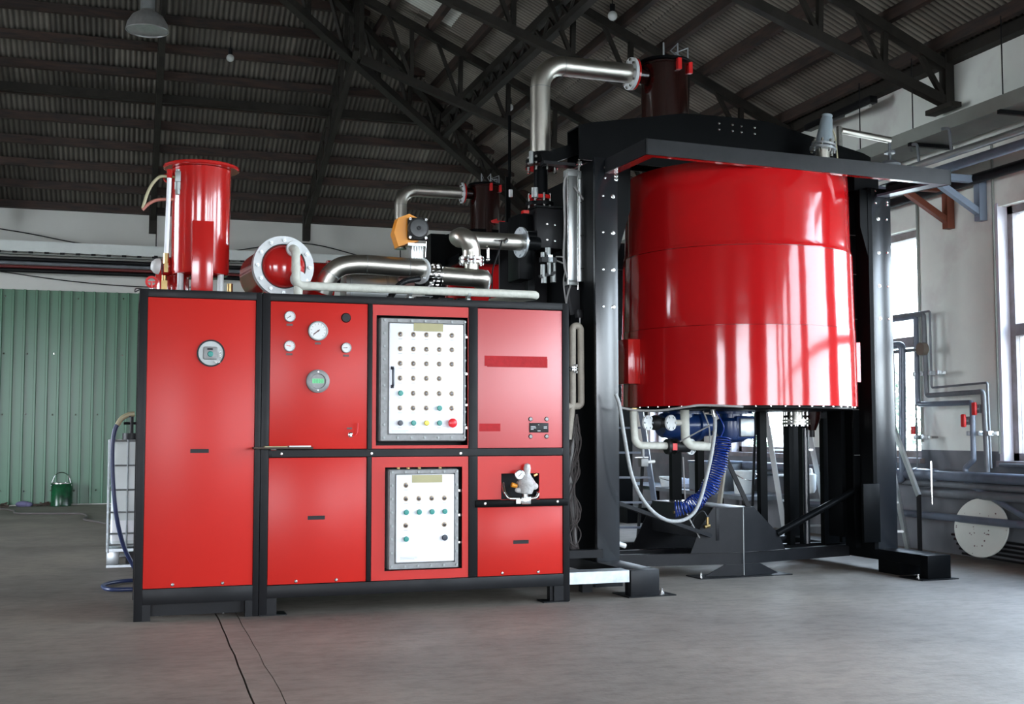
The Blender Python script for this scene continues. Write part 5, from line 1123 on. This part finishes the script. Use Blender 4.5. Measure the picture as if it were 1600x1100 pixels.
wpipe('wall_pipe', [(X1-.03, 14.0, .695), (X1-.03, 5.5, .695)], .030, 'grey_pipe', 'horizontal grey pipe directly under the thickest one', .05)
wpipe('wall_pipe', [(X1-.03, 10.06, .60), (X1-.03, 9.2, .615), (X1-.03, 5.5, .615)], .042, 'grey_pipe', 'capped horizontal grey pipe, third below the window', .05)
wpipe('wall_pipe', [(X1-.14, 12.5, .385), (X1-.14, 5.5, .40)], .036, 'greyblue', 'bluish shiny pipe crossing in front of the white disc', .05)
wpipe('wall_pipe', [(X1+.1, 9.1, .90), (X1+.1, 5.5, .905)], .016, 'grey_pipe', 'thin conduit along the sill of the near window', .02)
t = thing('pipe_fitting', 'pipe union on the thickest low pipe beside the tower foot', 'fitting', (X1-.05, 10.05, .775)); part('sleeve', MB().cyl((X1-.05, 9.86, .78), (X1-.05, 10.14, .78), .060, n=24), 'greyblue', t); part('ring', MB().cyl((X1-.05, 9.84, .78), (X1-.05, 9.88, .78), .066, n=24), 'greyblue', t); part('ring', MB().cyl((X1-.05, 10.10, .78), (X1-.05, 10.14, .78), .066, n=24), 'greyblue', t)
t = thing('standoff_rod', 'bright upright hanger rod through the low pipes', 'rod', (X1-.09, 9.83, .6)); part('rod', MB().cyl((X1-.12, 9.80, .50), (X1-.12, 9.80, .92), .010, n=8), 'chrome', t)
t = thing('wall_gauge_box', 'brownish round fitting on the stepped pipes beside the tower', 'fitting', (X1, 10.0, 2.03)); part('body', MB().cyl((X1-.07, 10.0, 2.03), (X1-.01, 10.0, 2.03), .065, n=18), mat('dull_bronze', (.16, .13, .10), .5), t); part('neck', MB().cyl((X1-.04, 10.0, 2.03), (X1-.04, 10.45, 2.03), .02, n=10), 'grey_pipe', t)
dk = thing('disc', 'large chipped white disc leaning against the right wall', 'disc', (X1-.1, 9.18, 0))
dm_ = MB().lathe([(0, -.012), (.268, -.012), (.272, -.006), (.272, .006), (.268, .012), (0, .012)], (X1-.07, 9.17, .320), (-1, -.35, .14), 56); part('plate', dm_, 'white_disc', dk)
q = MB(); rr = random.Random(9); axd = Vector((-1, -.35, .14)).normalized(); ux = Vector((0, 0, 1)).cross(axd).normalized(); uy = axd.cross(ux)
for i in range(26):
    a = rr.uniform(0, 2*PI); R = .27*math.sqrt(rr.uniform(.05, .9)); c = Vector((X1-.07, 9.17, .320))+axd*.0125+ux*math.cos(a)*R+uy*math.sin(a)*R
    q.cyl(c, c+axd*.0008, rr.uniform(.003, .009), n=6)
part('paint_chips', q, 'ink', dk, stuff=True)
t = thing('rods', 'dark rusty rods lying along the foot of the right wall', 'rods', (X1, 9.3, .05))
for k in range(5): part('rod', MB().cyl((X1+.14-.05*k, 9.85-.1*k, .20-.035*k), (X1+.12-.05*k, 7.9, .17-.032*k), .012, n=8), 'black_matt', t)
# cable tray and pipes high on the wall
ty = thing('cable_tray', 'long pale cable tray hung high along the right wall', 'cable tray', (7.3, 9, 4.0))
part('side', MB().box(7.28, 7.292, 6.5, 20.5, 4.04, 4.17), 'tray', ty); part('floor', MB().box(7.292, 7.70, 6.5, 20.5, 4.04, 4.05), 'tray', ty); part('side', MB().box(7.70, 7.712, 6.5, 20.5, 4.04, 4.14), 'tray', ty)
for y, dy in ((10.6, 0), (9.72, .0), (8.46, 0), (12.3, 0), (14.2, 0)):
    part('hanger', MB().cyl((7.30, y, 4.05), (7.30, y+dy, 4.88), .006, n=6), 'black_matt', ty)
    part('cross_bar', MB().box(7.25, 7.75, y-.02, y+.02, 4.0, 4.035), 'black_matt', ty)
q = MB()
for k in range(7): q.tube([(7.34+.045*k, 6.5, 4.07), (7.33+.045*k, 9, 4.075+.01*(k % 2)), (7.345+.045*k, 14, 4.07), (7.34+.045*k, 20, 4.07)], .016, 8, smooth=True)
part('cables', q, 'rubber', ty, stuff=True)
wpipe('high_pipe', [(7.30, 6.5, 3.80), (7.30, 20.3, 3.80)], .035, 'alu', 'bright silvery pipe running high beside the cable tray', .05)
wpipe('high_pipe', [(7.36, 6.5, 3.70), (7.36, 20.3, 3.70)], .045, 'greyblue', 'blue-grey pipe just below the bright silvery one', .05)
wpipe('high_pipe', [(7.50, 6.5, 3.74), (7.50, 20.3, 3.74)], .040, mat('maroon_pipe', (.16, .05, .05), .45), 'maroon pipe behind the silvery high pipe', .05)
wpipe('high_pipe', [(7.68, 6.5, 3.62), (7.68, 20.3, 3.62)], .050, 'black_matt', 'dark pipe tight against the wall under the high pipes', .05)
wpipe('bent_pipe', [(7.45, 9.95, 4.02), (7.28, 9.75, 4.02), (7.27, 9.62, 4.0), (7.27, 9.60, 3.82)], .014, 'grey_pipe', 'short bent pipe dropping from the cable tray, left one', .05)
wpipe('bent_pipe', [(7.5, 9.45, 4.06), (7.27, 9.25, 4.06), (7.25, 9.12, 4.03), (7.25, 9.10, 3.82)], .014, 'grey_pipe', 'short bent pipe dropping from the cable tray, right one', .05)
def bracket(y, m, label):
    t = thing('wall_bracket', label, 'bracket', (7.7, y, 3.3))
    part('post', MB().box(7.71, 7.795, y-.04, y+.04, 3.22, 3.68), m, t); part('arm', MB().box(7.18, 7.795, y-.035, y+.035, 3.585, 3.65), m, t)
    part('strut', MB().bar((7.73, y, 3.30), (7.20, y, 3.60), .06, .06, (0, 1, 0)), m, t)
bracket(9.33, 'bracket_blue', 'blue-grey triangular wall bracket carrying the high pipes'); bracket(9.80, 'bracket_rust', 'rust-red triangular wall bracket half hidden by the black band')
bracket(12.4, 'bracket_blue', 'blue-grey wall bracket behind the tower'); bracket(15.2, 'bracket_blue', 'blue-grey wall bracket farthest along the right wall')
ft_ = thing('tube_light', 'dark tube-light fitting hung below the roof at the right wall', 'light fitting', (7.6, 11.3, 4.75)); part('housing', MB().box(7.5, 7.6, 10.7, 12.0, 4.72, 4.80, .01), 'black_matt', ft_); part('tube', MB().cyl((7.54, 10.75, 4.70), (7.54, 11.2, 4.70), .02, n=12), 'bulb', ft_)

# ================================================================ STEPLADDERS, BENCH AND CLUTTER BEHIND THE VESSEL
def ladder(name, lb, lt, rb, rt, rungs, label, m='alu', back=None):
    t = thing(name, label, 'ladder', lb)
    lb, lt, rb, rt = map(Vector, (lb, lt, rb, rt))
    part('rail', MB().bar(lb, lt, .03, .055), m, t); part('rail', MB().bar(rb, rt, .03, .055), m, t)
    for i in range(rungs):
        f = (i+.6)/rungs; a, b = lb.lerp(lt, f), rb.lerp(rt, f); part('rung', MB().bar(a, b, .03, .022), m, t)
    if back:
        for p0, p1 in back: part('rear_leg', MB().bar(p0, p1, .025, .04), 'rubber', t)
    return t
ladder('stepladder', (6.91, 11.55, 0), (6.70, 11.75, 1.95), (7.47, 11.55, 0), (7.18, 11.75, 1.95), 7, 'aluminium stepladder seen below the vessel, right of the steel nozzle', back=[((6.9, 12.3, 0), (6.72, 11.8, 1.95)), ((7.4, 12.3, 0), (7.16, 11.8, 1.95))])
ladder('stepladder', (7.35, 10.02, .05), (7.35, 10.50, 1.75), (7.05, 10.25, .05), (7.05, 10.75, 1.75), 6, 'stepladder leaning behind the right black column', back=[((7.35, 9.83, 0), (7.35, 9.83, .60)), ((7.0, 10.1, 0), (7.0, 10.1, .5))])
t = thing('handrail', 'white sloping handrail ending on a black post right of the tower', 'handrail', (7.35, 9.83, .5)); part('rail', MB().bar((7.35, 10.42, 1.62), (7.35, 9.83, .585), .03, .05), 'alu', t)
ladder('stepladder', (5.56, 11.9, 0), (5.36, 12.1, 1.9), (5.10, 12.1, 0), (4.95, 12.2, 1.9), 7, 'blue-tinted stepladder under the left end of the vessel', 'greyblue', back=[((5.56, 12.5, 0), (5.53, 12.1, 1.9))])
t = single('plank', MB().bar((6.22, 11.9, .0), (6.42, 11.95, 1.15), .06, .025), mat('pale_wood', (.40, .36, .28), .6, var=.2), 'pale upright plank behind the steep black brace', 'plank', (6.3, 11.9, .1))
bn = thing('workbench', 'low grey workbench along the right wall below the windows', 'workbench', (7.25, 14, 0))
part('top', MB().box(6.9, 7.6, 12.42, 16.4, .40, .45), 'grey_pipe', bn)
for y in (12.5, 14.2, 16.2): part('leg', MB().box(6.92, 6.98, y, y+.06, 0, .40), 'black_matt', bn); part('leg', MB().box(7.5, 7.56, y, y+.06, 0, .40), 'black_matt', bn)
def bucket(x, y, z, r, h, label, m='white_plastic'):
    t = thing('bucket', label, 'bucket', (x, y, z))
    part('body', MB().lathe([(0, z), (r*.8, z), (r, z+h), (r*1.06, z+h), (r*1.06, z+h-.02), (r*1.02, z+h-.03), (r*.97, z+h), (r*.78, z+.01), (0, z+.01)], (x, y, 0), n=32), m, t)
    part('handle', MB().tube([(x-r*1.03, y, z+h-.02), (x-r*.8, y-r*.9, z+h*.72), (x, y-r*1.15, z+h*.6), (x+r*.8, y-r*.9, z+h*.72), (x+r*1.03, y, z+h-.02)], .005, 6, smooth=True), 'chrome', t)
bucket(7.2, 13.0, .45, .145, .28, 'white plastic bucket on the low bench behind the vessel')
bucket(7.1, 14.95, .45, .11, .14, 'small white tub at the far end of the low bench')
t = thing('rag_heap', 'heap of pale blue cloth on the low bench', 'cloth', (7.2, 14.6, .45)); q = MB()
for a in ((7.2, 14.5, .49, .16), (7.22, 14.75, .48, .13), (7.15, 14.62, .52, .12)): q.sph(a[:3], a[3], 1, 1.1, .55, 14)
part('cloth', q, 'cloth', t)
t = thing('boxes', 'dark equipment case standing on the low bench', 'case', (7.2, 14.0, .45)); part('case', MB().box(7.0, 7.5, 13.6, 14.1, .45, .80, .01), 'grey_pipe', t); part('lid', MB().box(6.99, 7.51, 13.59, 14.11, .80, .83, .006), 'greyblue', t)
t = thing('lubricator', 'small pale air filter bowl hanging in front of the right stepladder', 'air filter', (7.13, 11.4, .5)); part('bowl', MB().lathe([(0, .53), (.04, .54), (.06, .58), (.06, .74), (.03, .75), (.02, .80), (0, .81)], (7.13, 11.4, 0), n=20), 'white_plastic', t); part('bracket', MB().cyl((7.02, 11.4, .64), (7.08, 11.4, .64), .035, n=14).bar((7.02, 11.4, .66), (7.02, 11.42, .0), .02, .02), 'dull_steel', t)

# ================================================================ LEFT SIDE: container, hose, tin, cords
ib = thing('bulk_container', 'white liquid container in a wire cage on a metal pallet, left of the cabinets', 'container', (.4, 11.8, 0))
bx0, bx1, by0, by1 = -.115, .95, 11.33, 12.3
part('bottle', MB().box(bx0, bx1, by0, by1, .17, 1.14, .05), 'white_plastic', ib); part('liquid', MB().box(bx0-.002, bx1+.002, by0-.002, by1+.002, .19, .46, .05), 'white_liquid', ib, label='white filled lower part')
q = MB()
for z in (.20, .30, .49, .69, .91, 1.13): q.tube([(bx0-.025, by0-.02, z), (bx1+.02, by0-.02, z), (bx1+.02, by1+.02, z), (bx0-.025, by1+.02, z), (bx0-.025, by0-.02, z)], .009, 6, bend=.05)
for k in range(8):
    x = bx0-.018+.155*k; q.cyl((x, by0-.03, .13), (x, by0-.03, 1.14), .008, n=6)
for k in range(7): q.cyl((bx0-.03, by0+.1+.14*k, .13), (bx0-.03, by0+.1+.14*k, 1.14), .008, n=6)
part('wire_cage', q, 'zinc', ib, stuff=True)
for x in (bx0+.02, .41, bx1-.05):
    for y in (by0+.05, by1-.1): part('pallet_foot', MB().box(x-.05, x+.06, y-.05, y+.08, .02, .15, .01), 'zinc', ib)
part('skid', MB().box(bx0-.03, bx1+.03, by0-.03, by0+.07, 0, .022), 'zinc', ib); part('skid', MB().box(bx0-.03, bx1+.03, by1-.07, by1+.03, 0, .022), 'zinc', ib); part('deck', MB().box(bx0-.03, bx1+.03, by0-.03, by1+.03, .14, .165), 'zinc', ib)
part('valve_recess', MB().box(.02, .3, by0-.02, by0-.01, .03, .14), 'void', ib)
part('filler_cap', MB().cyl((.06, 11.5, 1.14), (.06, 11.5, 1.20), .09, n=24).cyl((.05, 11.5, 1.2), (.05, 11.5, 1.38), .018, n=10).cyl((-.02, 11.5, 1.29), (.1, 11.5, 1.29), .013, n=8), 'rubber', ib)
ho = thing('drain_hose', 'navy hose arching from behind the cabinet down to the floor by the white container', 'hose', (0, 9.6, 0))
part('hose', MB().tube([(.04, 9.4, 1.345), (-.03, 9.4, 1.31), (-.085, 9.4, 1.20), (-.09, 9.4, .95), (-.06, 9.4, .62), (0.0, 9.45, .36), (.09, 9.5, .17)], .016, 12, smooth=True), 'navy_hose', ho)
part('top_section', MB().tube([(.06, 9.4, 1.348), (.02, 9.4, 1.342), (-.03, 9.4, 1.315), (-.062, 9.4, 1.265)], .019, 12, smooth=True), 'clear_hose', ho)
part('floor_loop', MB().tube([(.12, 10.15, .018), (0, 10.12, .018), (-.12, 9.98, .018), (-.145, 9.80, .018), (-.09, 9.62, .018), (.05, 9.58, .018), (.14, 9.6, .018)], .016, 12, smooth=True), 'navy_hose', ho)
tn_ = thing('paint_tin', 'dark green round tin with a wire handle against the green cladding', 'tin', (-1.0, 20.8, 0))
part('body', MB().lathe([(0, 0), (.155, 0), (.16, .01), (.155, .03), (.155, .35), (.162, .36), (.162, .375), (.15, .375), (.15, .36), (0, .355)], (-.985, 20.78, 0), n=36), 'bucket_green', tn_)
part('handle', MB().tube([(-1.14, 20.78, .33), (-1.08, 20.78, .50), (-.985, 20.78, .545), (-.89, 20.78, .50), (-.83, 20.78, .33)], .006, 6, smooth=True), 'chrome', tn_)
part('rim', MB().ring((-.985, 20.78, .372), (0, 0, 1), .166, .152, .012, 36), 'chrome', tn_)
t = thing('rag', 'lilac rag lying at the foot of the green cladding', 'rag', (-1.55, 20.85, 0)); part('cloth', MB().sph((-1.56, 20.85, .035), .10, 1.2, .8, .55, 12).sph((-1.48, 20.83, .03), .07, 1, .8, .6, 10), 'lilac', t)
t = thing('scrap', 'small dark heap of scrap between rag and green tin', 'debris', (-1.3, 20.85, 0)); q = MB(); rr = random.Random(4)
for i in range(14): q.bar((-1.42+rr.uniform(0, .3), 20.8+rr.uniform(-.05, .1), rr.uniform(.01, .04)), (-1.42+rr.uniform(0, .36), 20.8+rr.uniform(-.05, .1), rr.uniform(.01, .07)), .02, .015)
part('piece', q, 'wood', t, stuff=True)
t = thing('scrap', 'low dark heap at the far left foot of the green cladding', 'debris', (-1.9, 20.6, 0)); q = MB()
for i in range(14): q.bar((-2.1+rr.uniform(0, .35), 20.6+rr.uniform(-.1, .1), rr.uniform(.01, .04)), (-2.1+rr.uniform(0, .36), 20.6+rr.uniform(-.1, .1), rr.uniform(.01, .08)), .025, .02)
part('piece', q, 'wood', t, stuff=True)
single('floor_cord', MB().tube([(-2.3, 20.4, .012), (-1.85, 20.2, .012), (-1.6, 19.6, .012), (-1.5, 19.0, .012), (-1.1, 18.8, .012), (-.62, 18.6, .012), (-.5, 18.0, .012), (-.52, 17.4, .012), (-.35, 16.9, .012), (-.1, 16.3, .012), (.6, 15.8, .012)], .014, 8, smooth=True), 'brown_cable', 'brown cord snaking over the floor towards the white container', 'cord', (-1, 18.8, 0))
# rail and pipes high on the back wall
rl_ = thing('crane_rail', 'white rail with small clips running along the back wall', 'rail', (0, 20.6, 4.2))
part('rail', MB().box(-9.2, 7.2, 20.60, 20.66, 4.125, 4.30), mat('white_rail_paint', (.70, .74, .70), .35, var=.1), rl_); part('lower_flange', MB().box(-9.2, 7.2, 20.55, 20.68, 4.075, 4.09), 'tray', rl_)
q = MB()
for k in range(60): q.box(-9+.24*k, -8.93+.24*k, 20.56, 20.60, 4.085, 4.125)
part('clip', q, 'black_matt', rl_, stuff=True)
for x in (.42, -5.0, 4.6): part('hanger', MB().cyl((x, 20.63, 4.06), (x, 20.63, 4.98), .010, n=6).box(x-.03, x+.03, 20.55, 20.66, 4.04, 4.14), 'black_matt', rl_)
for k, (z, m, lab, r) in enumerate(((4.02, 'black_matt', 'upper black pipe along the back wall below the white rail', .035), (3.955, 'grey_pipe', 'grey pipe between the black pipes on the back wall', .03), (3.895, mat('dark_red_pipe', (.13, .02, .018), .4), 'dark red pipe along the back wall', .026), (3.835, 'black_matt', 'lowest black pipe along the back wall above the green cladding', .035))):
    single('wall_pipe', MB().cyl((-9.2, 20.75, z), (7.2, 20.75, z), r, n=12), m, lab, 'pipe', (0, 20.75, z))
single('wall_cable', MB().tube([(-4.5, 20.95, 4.75), (-2.0, 20.9, 4.52), (-.7, 20.9, 4.33), (.5, 20.9, 4.27), (1.5, 20.9, 4.30), (2.9, 20.9, 4.52), (4.2, 20.9, 4.30), (5.2, 20.9, 4.34)], .010, 6, smooth=True), 'rubber', 'thin black cable sagging across the back wall above the white rail', 'cable', (0, 20.9, 4.3))
single('wall_cable', MB().tube([(-2.0, 20.9, 3.82), (-.9, 20.9, 3.70), (.2, 20.9, 3.65), (1.2, 20.9, 3.68)], .009, 6, smooth=True), 'rubber', 'thin black cable sagging just above the green cladding', 'cable', (0, 20.9, 3.7))
# lamps under the roof
la = thing('bay_lamp', 'ribbed metal bay lamp hanging under the roof at upper left', 'lamp', (.19, 15.7, 6.35))
mt = (.16, 15.6)
part('reflector', MB().lathe([(.26, 6.32), (.27, 6.33), (.25, 6.42), (.19, 6.52), (.10, 6.58), (.09, 6.60), (.07, 6.60), (.09, 6.56), (.18, 6.50), (.24, 6.41)], (mt[0], mt[1], 0), n=32), 'lamp_glass', la)
part('glass', MB().lathe([(0, 6.30), (.12, 6.31), (.25, 6.335), (.0, 6.337)], (mt[0], mt[1], 0), n=32), 'lamp_glass', la)
part('bulb', MB().sph((mt[0], mt[1], 6.40), .07, 1, 1, 1.2, 14), 'bulb', la)
part('housing', MB().cyl((mt[0], mt[1], 6.58), (mt[0], mt[1], 6.78), .09, n=20).cyl((mt[0], mt[1], 6.78), (mt[0], mt[1], 7.2), .012, n=8), 'dull_steel', la)
for p, lab in (((1.30, 16.9, 6.48), 'small white globe bulb under the left roof slope, beside the bay lamp'), ((5.12, 12.1, 5.88), 'small white globe bulb above the tall bent pipe, near the top edge'), ((5.16, 16.0, 5.86), 'small white globe bulb seen left of the tall bent pipe')):
    t = thing('globe_bulb', lab, 'bulb', p); part('globe', MB().sph(p, .055, n=18), 'bulb', t); part('socket', MB().cyl((p[0], p[1], p[2]+.045), (p[0], p[1], p[2]+.13), .03, n=12).cyl((p[0], p[1], p[2]+.12), (p[0], p[1], p[2]+.30), .006, n=6), 'rubber', t)

# things of one kind share a group
GROUPS = {'equipment_cabinet': 'red equipment cabinets', 'heat_exchanger': 'red heat exchangers on the cabinets', 'stainless_pipe': 'stainless pipes on the cabinets', 'lagged_pipe': 'lagged pipes',
          'drive_motor': 'blue motors under the vessel', 'shutoff_valve': 'flanged valves under the vessel', 'pneumatic_cylinder': 'aluminium cylinders by the black column', 'filter_column': 'maroon filter columns',
          'bent_pipe': 'bent pipes', 'wall_pipe': 'pipes along the walls', 'high_pipe': 'high pipes on the right wall', 'wall_valve': 'red valves on the wall pipes', 'pipe_clamp': 'pipe clamps on the right wall',
          'wall_bracket': 'brackets on the right wall', 'stepladder': 'stepladders behind the vessel', 'bucket': 'tubs on the bench', 'scrap': 'scrap heaps at the back wall', 'wall_cable': 'cables on the back wall',
          'globe_bulb': 'globe bulbs under the roof', 'tree': 'trees outside the windows'}
for o in list(C.objects):
    if o.parent is None and o.get('category'):
        k = o.name.split('.')[0]
        if k in GROUPS: o['group'] = GROUPS[k]
